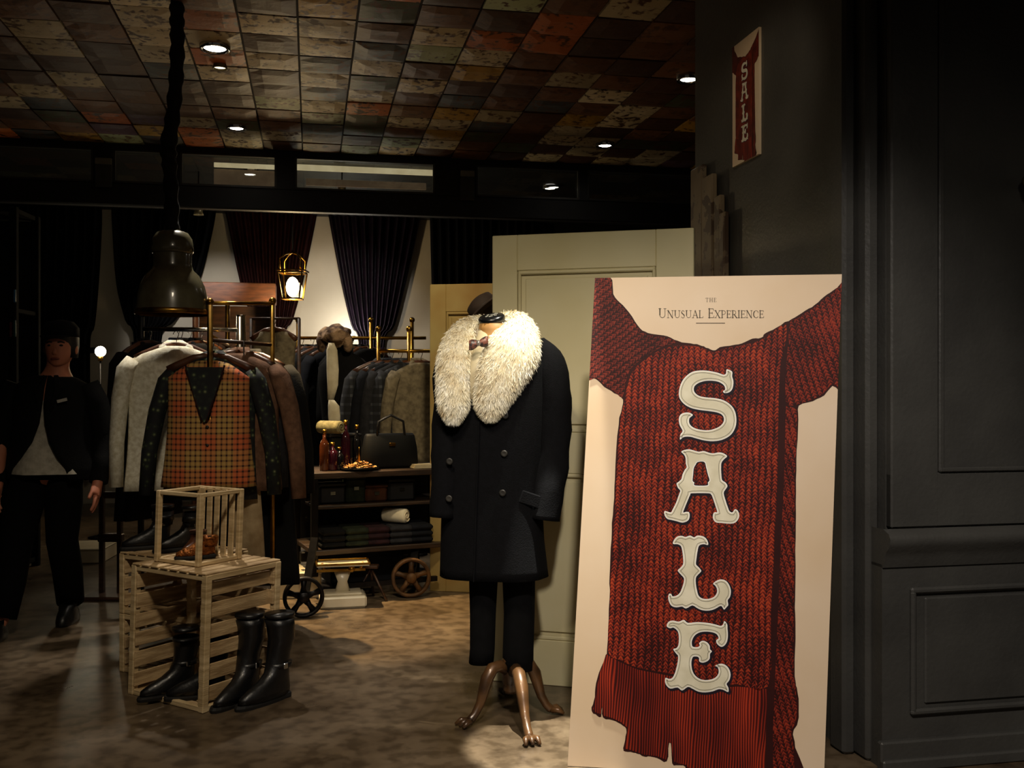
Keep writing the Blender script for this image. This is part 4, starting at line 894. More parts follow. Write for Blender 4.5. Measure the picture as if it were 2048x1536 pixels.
# clothes on the chrome rail
def on_rail(x): p = P(x, 659, Yc-.0); return p-Vector((0, 0, .016))
rail_items = [(330, 'knit_cardigan', 'chunky white knit cardigan with its sleeve to the front', 'cardigan', M_KNITW, .50, .76, .66, .42),
              (362, 'cotton_shirt', 'blue shirt beside the white cardigan', 'shirt', M_BLUE, .42, .72, .6, 1.05),
              (380, 'cotton_shirt', 'light grey shirt behind the brass upright', 'shirt', M_LTGREY, .42, .72, .6, 1.05),
              (402, 'cotton_shirt', 'slate blue shirt next to the brass upright', 'shirt', M_NAVYC, .42, .72, .6, 1.05),
              (300, 'long_coat', 'black coat hanging left of the white cardigan', 'coat', M_BLACKW, .46, 1.0, .64, 1.15)]
for i, (x, nm, lb, ct, m_, sw_, l_, sl_, yw) in enumerate(rail_items):
    k = on_rail(x) if i else P(352, 668, Yc-.45)
    hanger('hanger on the chrome rail holding the '+lb.split(' with')[0].split(' beside')[0].split(' behind')[0].split(' next')[0].split(' hanging')[0], k, yw, .4)
    garment(nm, lb, ct, k, yw, sw_, l_, sw_*1.02, .055, m_, sl_, seed=20+i, group='clothes on the chrome rail', sl_spread=.04)
b = MB(); 
bust = thing('metal_bust', 'grey metallic stand behind the brass upright', 'stand', Vector((PX(482, 6.0), 6.0, 0)))
MB().lathe([(.03, .3), (.03, PZ(690, 6.0)), (.026, PZ(632, 6.0)), (.03, PZ(630, 6.0)), (.002, PZ(629, 6.0))], (PX(482, 6), 6, 0), 16).build('post', M_CHROME, bust, True, True)
MB().lathe([(.14, 0), (.14, .015), (.04, .03), (.03, .3)], (PX(482, 6), 6, 0), 20).build('base', M_IRON, bust, True, True)

# ------------------------------------------------------------------ PENDANT LAMP
Yq = 4.95
pend = thing('pendant_lamp', 'old industrial bell pendant lamp hung on thick wrapped cable', 'lamp', P(345, 625, Yq))
M_ENAM = mat('dark_green_enamel', (96, 92, 70), (66, 58, 44), .26, scale=6, coat=.4)
c = P(345, 0, Yq); cxp, cyp = c.x, c.y
def z_(y): return PZ(y, Yq)
def rr(w): return w/F*Yq
sh_ = MB().lathe([(rr(70), z_(622)), (rr(69), z_(612)), (rr(67), z_(592)), (rr(62), z_(572)), (rr(52), z_(552)), (rr(40), z_(540)), (rr(37), z_(530)), (rr(37.5), z_(506)), (rr(36.5), z_(504)), (rr(35), z_(506)), (rr(36), z_(535)), (rr(49), z_(556)), (rr(59), z_(576)), (rr(65), z_(595)), (rr(67.5), z_(614)), (rr(68.5), z_(622))], (cxp, cyp, 0), 40, cap=False).build('shade', M_ENAM, pend, True, True)
MB().lathe([(rr(70.5), z_(630)), (rr(72.5), z_(628)), (rr(71.5), z_(620)), (rr(69.5), z_(619)), (rr(68), z_(622)), (rr(68), z_(630))], (cxp, cyp, 0), 40, cap=False).build('rim', M_BRASS, pend, True, True)
MB().lathe([(rr(38), z_(508)), (rr(41), z_(503)), (rr(41), z_(496)), (rr(38), z_(478)), (rr(30), z_(466)), (rr(16), z_(461)), (rr(4), z_(460))], (cxp, cyp, 0), 32).build('cap', M_ENAM, pend, True, True)
MB().ball((cxp, cyp, z_(585)), (.05, .05, .065)).build('bulb', mat('milk_glass', (120, 112, 90), (100, 92, 70), .2), pend, True, True)
pp = spline([(344, 462), (343, 400), (339, 330), (337, 292), (346, 230), (352, 160), (355, 90), (354, 40), (354, 4)], 6, False); b = MB()
b.tube([P(x, y, Yq) for x, y in pp], [.035+.005*math.sin(i*1.7)+(.004 if 13 < i < 22 else 0) for i in range(len(pp))], 12); b.build('cable', mat('wrapped_cable', (20, 19, 18), (12, 12, 12), .8, bump=.4, bscale=30), pend, True, True)
# ------------------------------------------------------------------ CEILING SPOTS
def downlight(x, y, label, power, zc=CEIL, col=NEUT, aim=None, r_=.05, angle=70, strength=22, size=.04, blend=.6):
    p = P(x, y, (zc-CAMZ)*F/(768-y)); t = thing('downlight', label, 'ceiling light', (p.x, p.y, zc-.034), 0, 'recessed ceiling lights')
    MB().lathe([(r_, .03), (r_+.004, .0), (r_+.02, -.004), (r_+.024, .004), (r_+.024, .03)], n=28, cap=False).build('ring', M_CHROME, t, True)
    MB().lathe([(.002, .006), (r_-.002, .006), (r_-.002, .02), (.002, .02)], n=24).build('lens', glow('lamp_glow_%d' % strength, (1, .93, .8), strength), t, True)
    l = lamp('lamp', 'SPOT', (0, 0, -.012), power, col, None, size, angle, blend); l.parent = t
    if aim: l.rotation_euler = (Vector(aim)-Vector((p.x, p.y, zc))).to_track_quat('-Z', 'Y').to_euler()
    return t
downlight(430, 87, 'ceiling downlight with wide ring right of the cable', 190, aim=(-1.45, 5.0, .8), r_=.06, angle=46)
downlight(473, 249, 'ceiling downlight farther back right of the cable', 130, aim=(-1.25, 7.0, 1.2))
downlight(1210, 284, 'small ceiling downlight above the cream doors', 35, aim=(.4, 6.6, .8))
downlight(1377, 150, 'ceiling downlight at the edge of the charcoal wall', 40, aim=(.5, 4.9, 1.2))
downlight(1100, 371, 'tiny downlight added behind the glass as a reflection, upper of two', 8)  # added lamp in place of a ceiling light mirrored in the glass
downlight(1023, 427, 'tiny downlight added behind the glass as a reflection, lower of two', 8)  # second added lamp, likewise standing in for a mirrored light
downlight(503, 336, 'downlight seen through the transom with beige board', 14, r_=.045)
# lights over the shop floor hidden by the frame edge or the partition
def spot_head(x, y, Y, label, aim, power, s=1.0, col=WARM, ang=50):
    p = P(x, y, Y); t = thing('spotlight', label, 'spotlight', p, 0, 'small hanging spotlights')
    MB().lathe([(.012*s, .09*s), (.034*s, .085*s), (.036*s, .03*s), (.045*s, 0), (.04*s, 0), (.03*s, .03*s)], n=20, cap=False).build('housing', mat('pale_metal', (150, 140, 110), (120, 110, 84), .35, .5), t, True)
    MB().lathe([(.002, .012*s), (.036*s, .012*s), (.036*s, .02*s), (.002, .02*s)], n=20).build('lens', glow('lamp_glow_3', (1, .85, .55), 3), t, True)
    MB().tube([(0, 0, .085*s), (0, 0, CEIL-p.z)], .006, 6).build('stem', M_BLACK, t, True)
    if power:
        l = lamp('lamp', 'SPOT', (0, 0, -.02), power, col, None, .03, ang, .7); l.parent = t; l.rotation_euler = (Vector(aim)-p).to_track_quat('-Z', 'Y').to_euler()
    return t
spot_head(440, 138, 5.9, 'spotlight hanging below the ringed downlight', (-.92, 5.55, 0), 1000, col=(1, .7, .34), ang=36)
spot_head(397, 430, 8.9, 'small spotlight above the pendant lamp, under the bulkhead', (-3.3, 11.3, 1.7), 90, col=WHITE)
spot_head(684, 388, 8.9, 'small spotlight at the bulkhead above the drapes', (-1.95, 11.3, 1.9), 60, col=WHITE)
# ------------------------------------------------------------------ DRAPES on the back wall
M_DRAPE = mat('black_velvet', (12, 11, 13), (8, 8, 9), .8, scale=10, spec=.1); M_DRAPEP = mat('purple_velvet', (26, 14, 28), (15, 8, 16), .5, scale=10, spec=.25); M_DRAPE_LIT = mat('lantern_lit_velvet', (44, 16, 15), (28, 10, 10), .8, scale=10, spec=.1)  # the maroon puts the lantern's warm light into the velvet colour
def drape(label, rows, m, d=DW-.12, npl=11, group='gathered drapes'):
    """rows: (y, left x, right x) in the wall plane"""
    r = thing('drape', label, 'drape', PD((rows[0][1]+rows[0][2])/2, 768, d)); r.location.z = 0
    P_ = []; n = 90
    rr_ = spline(rows, 4, False)
    for y, xl_, xr_ in rr_:
        ring_ = []
        for i in range(n):
            t = i/(n-1); x = xl_+(xr_-xl_)*t; p = PD(x, y, d); amp = .045*min(1, (xr_-xl_)/110+.35); q = math.sin(t*npl*2*PI); ring_.append(p-ED*(amp*q*(1-.3*math.cos(t*5))))
        P_.append(ring_)
    b = MB(); b.loft(P_, close=False, cap=False)
    b.build('cloth', m, r, True, True)
    g = rows[-2]; b = MB(); c = PD((g[1]+g[2])/2, g[0], d); w = (g[2]-g[1])/F*c.y/2; b.loft([ring(c+Vector((0, 0, dz)), w*1.12, .075, 24, A_ROOM) for dz in (-.03, .03)]); b.build('tie', m, r, True, True)
    return r
drape('black drape left of the pendant lamp', [(395, 222, 434), (450, 224, 428), (565, 232, 398), (640, 250, 352), (690, 268, 322), (960, 255, 335)], M_DRAPE)
drape('drape behind the lit lantern, its warm light in the maroon colour', [(395, 444, 640), (450, 456, 630), (565, 480, 606), (640, 505, 586), (690, 530, 570), (960, 520, 585)], M_DRAPE_LIT)
drape('black purple drape right of the lantern', [(395, 652, 848), (450, 660, 838), (565, 682, 812), (650, 702, 790), (700, 718, 768), (960, 705, 780)], M_DRAPEP)
drape('black drape beside the small cream door', [(395, 858, 1080), (450, 860, 1078), (565, 863, 1072), (690, 868, 1066), (740, 872, 1060), (960, 870, 1062)], M_DRAPE, npl=13)
drape('black drape at the far left behind the shop assistant', [(395, -60, 203), (450, -60, 204), (565, -60, 198), (650, -50, 190), (700, -40, 180), (960, -50, 185)], M_DRAPE, npl=14)
# ------------------------------------------------------------------ LANTERN
Yn = 9.6; pl_ = P(585, 598, Yn); s_ = Yn/F
lan = thing('lantern', 'lit brass lantern with glass sides in front of the maroon drape', 'lantern', pl_)
b = MB(); w0, w1, hh = 17*s_, 24*s_, 52*s_
for sx in (-1, 1):
    for sy_ in (-1, 1): b.bar((sx*w0, sy_*w0, 0), (sx*w1, sy_*w1, hh), .012)
for z, w in ((0, w0), (hh, w1), (hh*1.08, w1*1.1)):
    for s in (-1, 1): b.bar((-w, s*w, z), (w, s*w, z), .014); b.bar((s*w, -w, z), (s*w, w, z), .014)
b.build('frame', M_BRASS, lan)
for k in range(4):
    R_ = Matrix.Rotation(k*PI/2, 3, 'Z'); q = MB(); q.add([R_ @ Vector(v) for v in ((-w0, -w0, 0), (w0, -w0, 0), (w1, -w1, hh), (-w1, -w1, hh))], [(0, 1, 2, 3)]); q.build('pane', M_GLASS, lan)
q = MB()
for k in range(4):
    a_ = k*PI/2+PI/4; q.tube([(math.cos(a_)*w1*1.2, math.sin(a_)*w1*1.2, hh), (math.cos(a_)*w1*1.25, math.sin(a_)*w1*1.25, hh*1.5), (math.cos(a_)*w1*.6, math.sin(a_)*w1*.6, hh*1.72), (0, 0, hh*1.78)], .009, 6)
q.build('crown', M_BRASS, lan, True)
MB().lathe([(w0*1.2, -.004), (w0*1.2, .006), (.02, .012)], n=16).build('base', M_BRASS, lan, True)
MB().tube([(0, 0, hh*1.76), (0, 0, CEIL-pl_.z)], .006, 6).build('chain', M_BLACK, lan, True)
MB().ball((0, 0, 24*s_), (13*s_, 13*s_, 20*s_)).build('bulb', glow('lantern_glow', (1, .78, .42), 45), lan, True)
l = lamp('lamp', 'POINT', (0, 0, -.08), 26, (1, .72, .38), size=.05); l.parent = lan
# uplight on the back wall behind the fur hat
pu_ = PD(700, 672, DW-.34); ul_ = thing('wall_uplight', 'bright uplight against the white wall behind the fur hat', 'lamp', (pu_.x, pu_.y, 0))
MB().lathe([(.1, 0), (.1, .012), (.012, .03), (.01, pu_.z-.06)], n=16).build('stand', M_IRON, ul_, True)
MB().lathe([(.02, pu_.z-.07), (.045, pu_.z-.05), (.06, pu_.z), (.055, pu_.z), (.04, pu_.z-.045), (.015, pu_.z-.06)], n=18, cap=False).build('cup', M_IRON, ul_, True)
MB().ball((0, 0, pu_.z-.01), .03).build('bulb', glow('uplight_glow', (1, .96, .84), 30), ul_, True)
l = lamp('lamp', 'POINT', (0, 0, pu_.z+.03), 14, (1, .95, .84), size=.05); l.parent = ul_
# small clip lamp behind the shop assistant
pb = P(201, 703, 8.4); bl = thing('globe_lamp', 'small bright globe lamp on stand right of the shop assistant', 'lamp', (pb.x, pb.y, 0))
MB().ball((0, 0, pb.z), .045).build('globe', glow('globe_glow', (1, .9, .62), 30), bl, True)
MB().lathe([(.02, pb.z-.08), (.022, pb.z-.035)], n=14).build('socket', M_BRASS, bl, True)
MB().tube([(0, 0, .01), (0, 0, pb.z-.07)], .008, 8).build('stem', M_IRON, bl, True)
MB().lathe([(.1, 0), (.1, .012), (.01, .03)], n=20).build('base', M_IRON, bl, True)
l = lamp('lamp', 'POINT', (0, -.06, pb.z), 3, (1, .85, .6), size=.04); l.parent = bl
# ------------------------------------------------------------------ BACK RACKS
G2 = 'clothes on the back racks'
def simple_rack(label, x0, x1, ybar, Y, posts, r_=.013, ytop=640, Y2=None):
    Y2 = Y2 or Y
    t = thing('garment_rack', label, 'clothes rack', (PX((x0+x1)/2, Y), Y, 0))
    A_, B_ = P(x0, ybar, Y), P(x1, ybar, Y); B_ = Vector((PX(x1, Y2), Y2, A_.z))
    MB().tube([A_, B_], r_, 10).build('rail', M_BRASS, t, True, True)
    for x in posts:
        f = (x-x0)/(x1-x0); q = A_.lerp(B_, f); q2 = Vector((q.x, q.y, PZ(ytop, q.y)))
        MB().tube([(q.x, q.y, 0), q2], r_*1.1, 10).build('upright', M_BRASS, t, True, True)
        MB().ball(q2, r_*1.7).build('finial', M_BRASS, t, True, True)
        MB().lathe([(.12, 0), (.12, .012), (.02, .03)], (q.x, q.y, 0), 18).build('foot', M_IRON, t, True, True)
    return t, A_, B_
t, A2, B2 = simple_rack('long brass clothes rack in the middle of the shop', 588, 852, 676, 7.6, (596, 742, 824), ytop=640)
t3, A3, B3 = simple_rack('short brass clothes rack beside the small cream door', 757, 862, 702, 6.9, (757, 818), ytop=658)
mats2 = [M_BLACKW, M_GREYW, M_BLACKW, M_NAVYC, M_BLACKW, M_GREENC, M_BLACKW]
lab2 = ['black jacket at the left end of the middle rack', 'grey jacket second on the middle rack', 'black shirt third on the middle rack', 'navy jacket hanging under the fur hat', 'long black coat right of the white gloves', 'forest green jacket on the middle rack', 'black jacket next to the purple drape']
for i, f in enumerate((.06, .14, .22, .30, .44, .50, .55)):
    k = A2.lerp(B2, f)-Vector((0, 0, .016))
    garment('hanging_jacket', lab2[i], 'jacket', k, .55+.05*i, .46, (.95, .85, .8, .9, 1.15, .9, .8)[i], .5, .05, mats2[i], .62, seed=40+i, group=G2)
    hanger('hanger of the '+lab2[i], k, .55+.05*i, .4, group='hangers on the middle rack')
mats3 = [M_DPLAID, M_NAVYC, M_GREYW, M_DPLAID, M_VEST]
lab3 = ['dark checked shirt at the front of the short rack', 'navy jacket on the short rack', 'grey jacket on the short rack', 'checked shirt in the middle of the short rack', 'taupe jacket with pale shoulder at the short rack end']
for i, f in enumerate((.08, .25, .42, .58, .80)):
    k = A3.lerp(B3, f)-Vector((0, 0, .016))
    garment('hanging_shirt', lab3[i], 'shirt', k, .35+.04*i, .44, (.72, .8, .8, .75, .7)[i], .48, .05, mats3[i], .6, seed=60+i, group=G2)
    hanger('hanger of the '+lab3[i], k, .35, .4, group='hangers on the short rack')
# beige waistcoat on its own hanger
k = P(548, 640, 6.7); hanger('hanger of the beige waistcoat', k, 0, .3)
garment('waistcoat', 'beige sleeveless waistcoat above the brown jacket', 'vest', k, 0, .30, .40, .28, .05, M_VEST, 0, collar=False, seed=77, vneck=.14, group=G2)
wr_ = thing('wall_rail', 'thin brown rail the beige waistcoat hangs from', 'rail', P(548, 636, 6.72))
MB().tube([P(500, 637, 6.7), P(600, 637, 6.7)], .008, 8).build('bar', M_DARKWOOD, wr_, True, True)
for x in (502, 598): MB().tube([P(x, 637, 6.7), Vector((PX(x, 6.7), 6.7, 0))], .012, 8).build('post', M_DARKWOOD, wr_, True, True)
# fur hat and white gloves on a dark torso form
Yg = 7.05
hat = thing('fur_hat', 'brown and cream fur hat on the dark display form', 'hat', P(670, 690, Yg))
M_FURB = mat('brown_fur', (176, 144, 112), (64, 42, 30), .9, scale=12, lo=.42, hi=.58, bump=.8, bscale=70)
b = MB(); b.ball((0, 0, .065), (.115, .11, .075), 26, 14)
b.v = [v+Vector((mnoise.noise(v*22), mnoise.noise(v*22+Vector((5, 0, 0))), mnoise.noise(v*22+Vector((0, 7, 0)))))*.026 for v in b.v]; b.build('crown', M_FURB, hat, True)
for s in (-1, 1):
    q = MB(); q.ball((s*.095, -.01, .02), (.035, .05, .07), 16, 10); q.v = [v+mnoise.noise_vector(v*24)*.012 for v in q.v]; q.build('ear_flap', M_FURB, hat, True)
form = thing('display_form', 'black display torso wearing the fur hat', 'mannequin', (PX(690, Yg+.1), Yg+.1, 0))
cf = Vector((PX(690, Yg+.1), Yg+.1, 0))
b = MB(); b.loft([ring(cf+Vector((0, 0, z)), hw, hd, 28) for z, hw, hd in ((.86, .17, .11), (1.0, .16, .11), (1.15, .17, .115), (1.3, .19, .11), (1.42, .19, .10), (1.48, .13, .08), (1.52, .06, .06), (1.6, .055, .06))]); b.build('torso', M_BLACKW, form, True, True)
MB().lathe([(.15, 0), (.15, .015), (.02, .04), (.018, .87)], cf, 20).build('stand', M_IRON, form, True, True)
b = MB(); b.tube([cf+Vector((.16, -.02, 1.42)), cf+Vector((.24, -.05, 1.25)), cf+Vector((.16, -.16, 1.08)), cf+Vector((.02, -.22, 1.14))], [.05, .05, .045, .04], 12); b.build('sleeve', M_BLACKW, form, True, True)
M_TOWEL = cloth('white_linen', (236, 226, 198), (210, 196, 164), scale=12)
def strip(label, rows, Y, name='linen_towel', cat='towel', m=M_TOWEL, dy=0):
    r = thing(name, label, cat, P((rows[-1][1]+rows[-1][2])/2, rows[-1][0], Y)); b = MB(); R_ = []
    for i, (y, a_, c_) in enumerate(rows): R_.append(ring(P((a_+c_)/2, y, Y), (c_-a_)/2/F*Y, .022, 24, 0, 2.3, .06, 5, i*.7))
    b.loft(R_); b.build('cloth', m, r, True, True); return r
strip('long white glove hanging in front of the black display torso', [(686, 657, 668), (700, 653, 674), (740, 653, 677), (770, 655, 676), (800, 655, 668)], Yg-.10, 'long_glove', 'glove')
strip('white paper gift bag standing on the display cart', [(800, 657, 668), (812, 656, 678), (832, 656, 680), (862, 658, 680)], Yg-.30, 'gift_bag', 'bag')
# ------------------------------------------------------------------ DISPLAY CART with iron wheels
cy_ = 6.3; cart = thing('display_cart', 'dark industrial cart with spoked iron wheels and loaded shelves', 'cart', (PX(752, cy_), cy_, 0), .42)
ct = PZ(938, 6.15); cw, cd = .96, .56
M_CARTW = mat('cart_wood', (62, 44, 30), (34, 24, 17), .45, scale=4, stretch=(2, 12, 12))
for i in range(5): MB().box((0, -cd/2+cd*(i+.5)/5, ct-.018), (cw, cd/5-.006, .036), bev=.004).build('plank', M_CARTW, cart)
for i in range(4): MB().box((0, -cd/2+cd*(i+.5)/4, .30), (cw-.04, cd/4-.006, .03), bev=.004).build('plank', M_CARTW, cart)
for sx in (-1, 1):
    for sy_ in (-1, 1): MB().bar((sx*(cw/2-.03), sy_*(cd/2-.03), .16), (sx*(cw/2-.03), sy_*(cd/2-.03), ct-.036), .04, .04, .004).build('leg', M_IRON, cart)
MB().box((0, 0, .24), (cw, .05, .06), bev=.005).build('axle_beam', M_IRON, cart)
MB().box((0, cd/2-.045, (ct+.30)/2), (cw-.1, .02, ct-.34), bev=.004).build('added_board', M_BLACK, cart)  # dark panel added so the space behind the shelves stays dark
for i in range(4): MB().box((0, -cd/2+.06+(cd-.13)*(i+.5)/4, .56), (cw-.1, (cd-.13)/4-.006, .02), bev=.004).build('plank', M_CARTW, cart)  # middle shelf added to carry the dark filler goods
def wheel(label, c, yaw, R_, M_IRON=M_IRON):
    """spoked wheel, axis along local y"""
    w = thing('iron_wheel', label, 'wheel', c, yaw, 'spoked iron wheels'); rot = Matrix.Rotation(PI/2, 3, 'X')
    MB().lathe([(R_, -.022), (R_*1.02, 0), (R_, .022), (R_*.84, .02), (R_*.82, 0), (R_*.84, -.02), (R_, -.022)], n=36, cap=False, R=rot).build('rim', M_IRON, w, True)
    MB().lathe([(.002, -.035), (R_*.24, -.035), (R_*.28, 0), (R_*.24, .035), (.002, .035)], n=20, R=rot).build('hub', M_IRON, w, True)
    for k_ in range(5):
        a_ = 2*PI*k_/5+.3; u = Vector((math.cos(a_), 0, math.sin(a_)))
        MB().tube([u*R_*.2, u*R_*.5, u*R_*.88], [.022, .014, .02], 8).build('spoke', M_IRON, w, True)
    return w
w1_ = PF(607, 1235); R1 = 41/F*w1_.y; wheel('black spoked iron wheel beside the large crate', (w1_.x, w1_.y, R1), .35, R1*.98)
w2_ = PF(822, 1195); R2 = 40/F*w2_.y; wheel('rusty spoked iron wheel near the navy coat hem, lit brown in its colour', (w2_.x, w2_.y, R2), .25, R2*.98, mat('lit_rusty_iron', (120, 84, 48), (66, 46, 28), .6, .4, scale=16))  # rust brown also carries the light falling on this wheel
MB().bar((-.25, -.29, .1), (.3, -.3, .1), .03).build('axle', M_IRON, cart)
# wheel fork posts
for w_, R_ in ((w1_, R1), (w2_, R2)):
    b = MB(); b.bar((w_.x, w_.y+.04, R_), (w_.x+.03, w_.y+.16, .42), .045, .012); b.build('fork', M_IRON, cart, world=True)
# pale box behind the left wheel
def boxthing(name, label, cat, x0, x1, y0, y1, Y, depth, m, rz_=.2):
    w = (x1-x0)/F*Y; h = (y1-y0)/F*Y; r = thing(name, label, cat, (PX((x0+x1)/2, Y), Y+depth/2, max(PZ(y1, Y), 0)), rz_)
    MB().box((0, 0, h/2), (w, depth, h), bev=.006).build('body', m, r); MB().box((0, 0, h+.006), (w*1.03, depth*1.03, .012), bev=.004).build('lid', m, r); return r
M_WENAM = mat('white_enamel', (226, 216, 190), (206, 194, 164), .3, scale=5, coat=.3)
boxthing('white_plinth', 'low white plinth lit behind the left iron wheel', 'plinth', 548, 632, 1150, 1198, 6.02, .3, M_WENAM)
# balance scale
Ysc = 5.85; scl = thing('balance_scale', 'small white enamel balance scale with brass tray on the floor', 'scale', (PX(685, Ysc), Ysc, 0), .22)
MB().box((0, 0, .035), (.27, .20, .07), bev=.012).build('base', M_WENAM, scl); MB().box((0, 0, .076), (.22, .15, .016), bev=.006).build('plate', M_WENAM, scl)
MB().loft([ring((0, 0, .08), .045, .03, 18), ring((0, 0, .14), .028, .022, 18), ring((0, 0, .20), .05, .03, 18)]).build('column', M_WENAM, scl, True)
MB().bar((-.15, -.05, .215), (.13, -.05, .215), .014).build('beam', M_BRASS, scl); MB().ball((.05, -.06, .222), .02).build('weight', M_BRASS, scl, True)
b = MB()
for y in (-.09, .09): b.bar((-.15, y, .255), (.15, y, .255), .01)
for x in (-.15, .15): b.bar((x, -.09, .255), (x, .09, .255), .01)
b.build('tray_rim', M_BRASS, scl); MB().box((0, 0, .245), (.30, .18, .006)).build('tray', M_WENAM, scl)
for x in (-.1, .1): MB().tube([(x, 0, .2), (x*1.2, 0, .25)], .008, 8).build('support', M_BRASS, scl, True)
fr_ = thing('tripod_stand', 'little dark folding tripod right of the balance scale', 'stand', (PX(742, 6.0), 6.0, 0))
for dx, dy in ((-.1, -.05), (.1, -.05), (0, .1)): MB().tube([(dx, dy, .005), (0, 0, .19)], .008, 8).build('leg', M_DARKWOOD, fr_, True)
MB().box((0, 0, .2), (.09, .07, .02), bev=.004).build('top', M_DARKWOOD, fr_)
# goods on the cart
tz = ct
def cartp(x, dy=0.0):            # point on the cart top under pixel column x, along its front edge
    u = (x-752)/F*6.2/math.cos(.42)*.95; v = -.12+dy
    return Vector((cart.location.x+u*math.cos(.42)-v*math.sin(.42), cart.location.y+u*math.sin(.42)+v*math.cos(.42), tz+.001))
GB = 'bottles on the display cart'
def bottle(label, p_, h, r_, m, cap=M_BRASS):
    t = thing('bottle', label, 'bottle', p_, 0, GB); MB().lathe([(r_*.9, 0), (r_, .006), (r_, h*.6), (r_*.8, h*.7), (r_*.35, h*.78), (r_*.35, h*.92)], n=18).build('glass', m, t, True); MB().lathe([(r_*.42, h*.9), (r_*.42, h)], n=14).build('cap', cap, t, True); return t
M_AMBER = mat('amber_glass', (90, 44, 20), (60, 28, 14), .1, coat=.5); M_WINE = mat('plum_glass', (60, 16, 30), (40, 10, 20), .1, coat=.5); M_BLK = mat('black_glass', (14, 14, 18), (10, 10, 12), .08, coat=.5)
for i, (x, h, r_, m_, lb) in enumerate(((640, .25, .03, M_AMBER, 'tall amber bottle at the left end of the cart'), (655, .17, .035, M_WINE, 'squat plum bottle beside the amber bottle'), (668, .14, .03, M_BLK, 'small black bottle left of the petal pile'), (712, .27, .028, M_BLK, 'slim black bottle behind the petal pile'), (690, .30, .03, M_WINE, 'dark wine coloured bottle in the middle of the cart'))):
    bottle(lb, cartp(x, .1 if i > 2 else -.02), h, r_, m_)
dish = thing('petal_dish', 'dark dish heaped with golden dried petals', 'dish', cartp(703, -.06))
MB().lathe([(.05, 0), (.12, .012), (.125, .022), (.11, .016), (.002, .012)], n=28).build('dish', M_BLK, dish, True)
b = MB(); prnd = random.Random(4)
for i in range(150):
    r_ = .105*math.sqrt(prnd.random()); a_ = prnd.uniform(0, 2*PI); z = .016+.05*(1-r_/.11)*prnd.random(); R_ = Matrix.Rotation(prnd.uniform(0, 6), 3, 'Z') @ Matrix.Rotation(prnd.uniform(-.8, .8), 3, 'X')
    b.add([Vector((r_*math.cos(a_), r_*math.sin(a_), z))+R_ @ Vector(v) for v in ((-.012, 0, 0), (0, -.007, .003), (.012, 0, 0), (0, .007, .003))], [(0, 1, 2, 3)])
po = b.build('petals', mat('gold_petals', (206, 158, 84), (150, 96, 44), .5, scale=40), dish); po['kind'] = 'stuff'
MB().lathe([(.008, .05), (.003, .12), (.001, .14)], n=10).build('stick', M_BRASS, dish, True)
bag_ = thing('handbag', 'black leather handbag on the right of the cart', 'handbag', cartp(770, .02), .42)
MB().loft([ring((0, 0, z), hw, hd, 28, 0, 4) for z, hw, hd in ((0, .17, .06), (.02, .18, .065), (.12, .175, .055), (.2, .16, .04), (.215, .15, .03))]).build('body', mat('matt_black_leather', (10, 10, 11), (7, 7, 8), .6, spec=.2), bag_, True)
MB().tube([(-.09, -.03, .2), (-.08, -.03, .29), (0, -.03, .33), (.08, -.03, .29), (.09, -.03, .2)], .008, 8).build('handle', M_LEATHER, bag_, True); MB().box((0, -.062, .15), (.04, .01, .02), bev=.003).build('clasp', M_BRASS, bag_)
jar = thing('dark_case', 'black travelling case behind the gift bag on the cart', 'case', cartp(690, .16), .42)
MB().box((0, 0, .1), (.2, .12, .2), bev=.012).build('body', M_BLK, jar); MB().box((0, 0, .205), (.205, .125, .02), bev=.006).build('lid', M_LEATHER, jar); MB().box((0, -.064, .19), (.03, .01, .03), bev=.003).build('clasp', M_CHROME, jar)
pap = thing('paper_stack', 'small stack of pale cards at the right end of the cart', 'cards', cartp(830, -.06), .42)
for i in range(3): MB().box((0, 0, .004+.008*i), (.16-.01*i, .11, .007), bev=.001).build('card', mat('card', (200, 184, 150), (186, 168, 132), .6), pap)
def roll(label, p_, yaw, l_, r_, m=M_TOWEL):
    t = thing('rolled_scarf', label, 'scarf', p_, yaw, 'rolled scarves'); R_ = Matrix.Rotation(PI/2, 3, 'Y')
    MB().lathe([(r_*.1, -l_/2), (r_*.9, -l_/2), (r_, -l_/2+.01), (r_, l_/2-.01), (r_*.9, l_/2), (r_*.1, l_/2)], (0, 0, r_), 20, R=R_).build('roll', m, t, True)
    q = MB(); q.tube([(l_/2+.001, math.cos(a_)*r_*a_/14, r_+math.sin(a_)*r_*a_/14) for a_ in [i*.5 for i in range(25)]], .004, 6); q.build('edge', m, t, True); return t
def shelfp(x, dy=0.0): p_ = cartp(x, dy); p_.z = .316; return p_
roll('rolled cream scarf on the lower cart shelf', shelfp(778, -.02)+Vector((0, 0, .12)), -.4, .16, .045)
roll('rolled olive scarf on top of the dark case', cartp(690, .16)+Vector((-.07, -.06, .216)), -.5, .17, .04, cloth('olive_knit', (140, 132, 96), (104, 98, 70)))
for i, (x, lb, m_) in enumerate(((650, 'folded black jumper at the left of the lower shelf', M_BLACKW), (695, 'folded green jumper on the lower shelf', M_GREENC), (735, 'folded plum jumper on the lower shelf', M_PLUM), (780, 'folded grey jumper under the rolled cream scarf', M_GREYW), (820, 'folded navy jumper at the right of the lower shelf', M_NAVYC))):
    t = thing('folded_jumper', lb, 'jumper', shelfp(x, -.02), .42, 'folded jumpers on the cart shelf')
    for j in range(3): MB().box((0, 0, .02+.038*j), (.15, .24, .036), bev=.014).build('fold', m_, t)
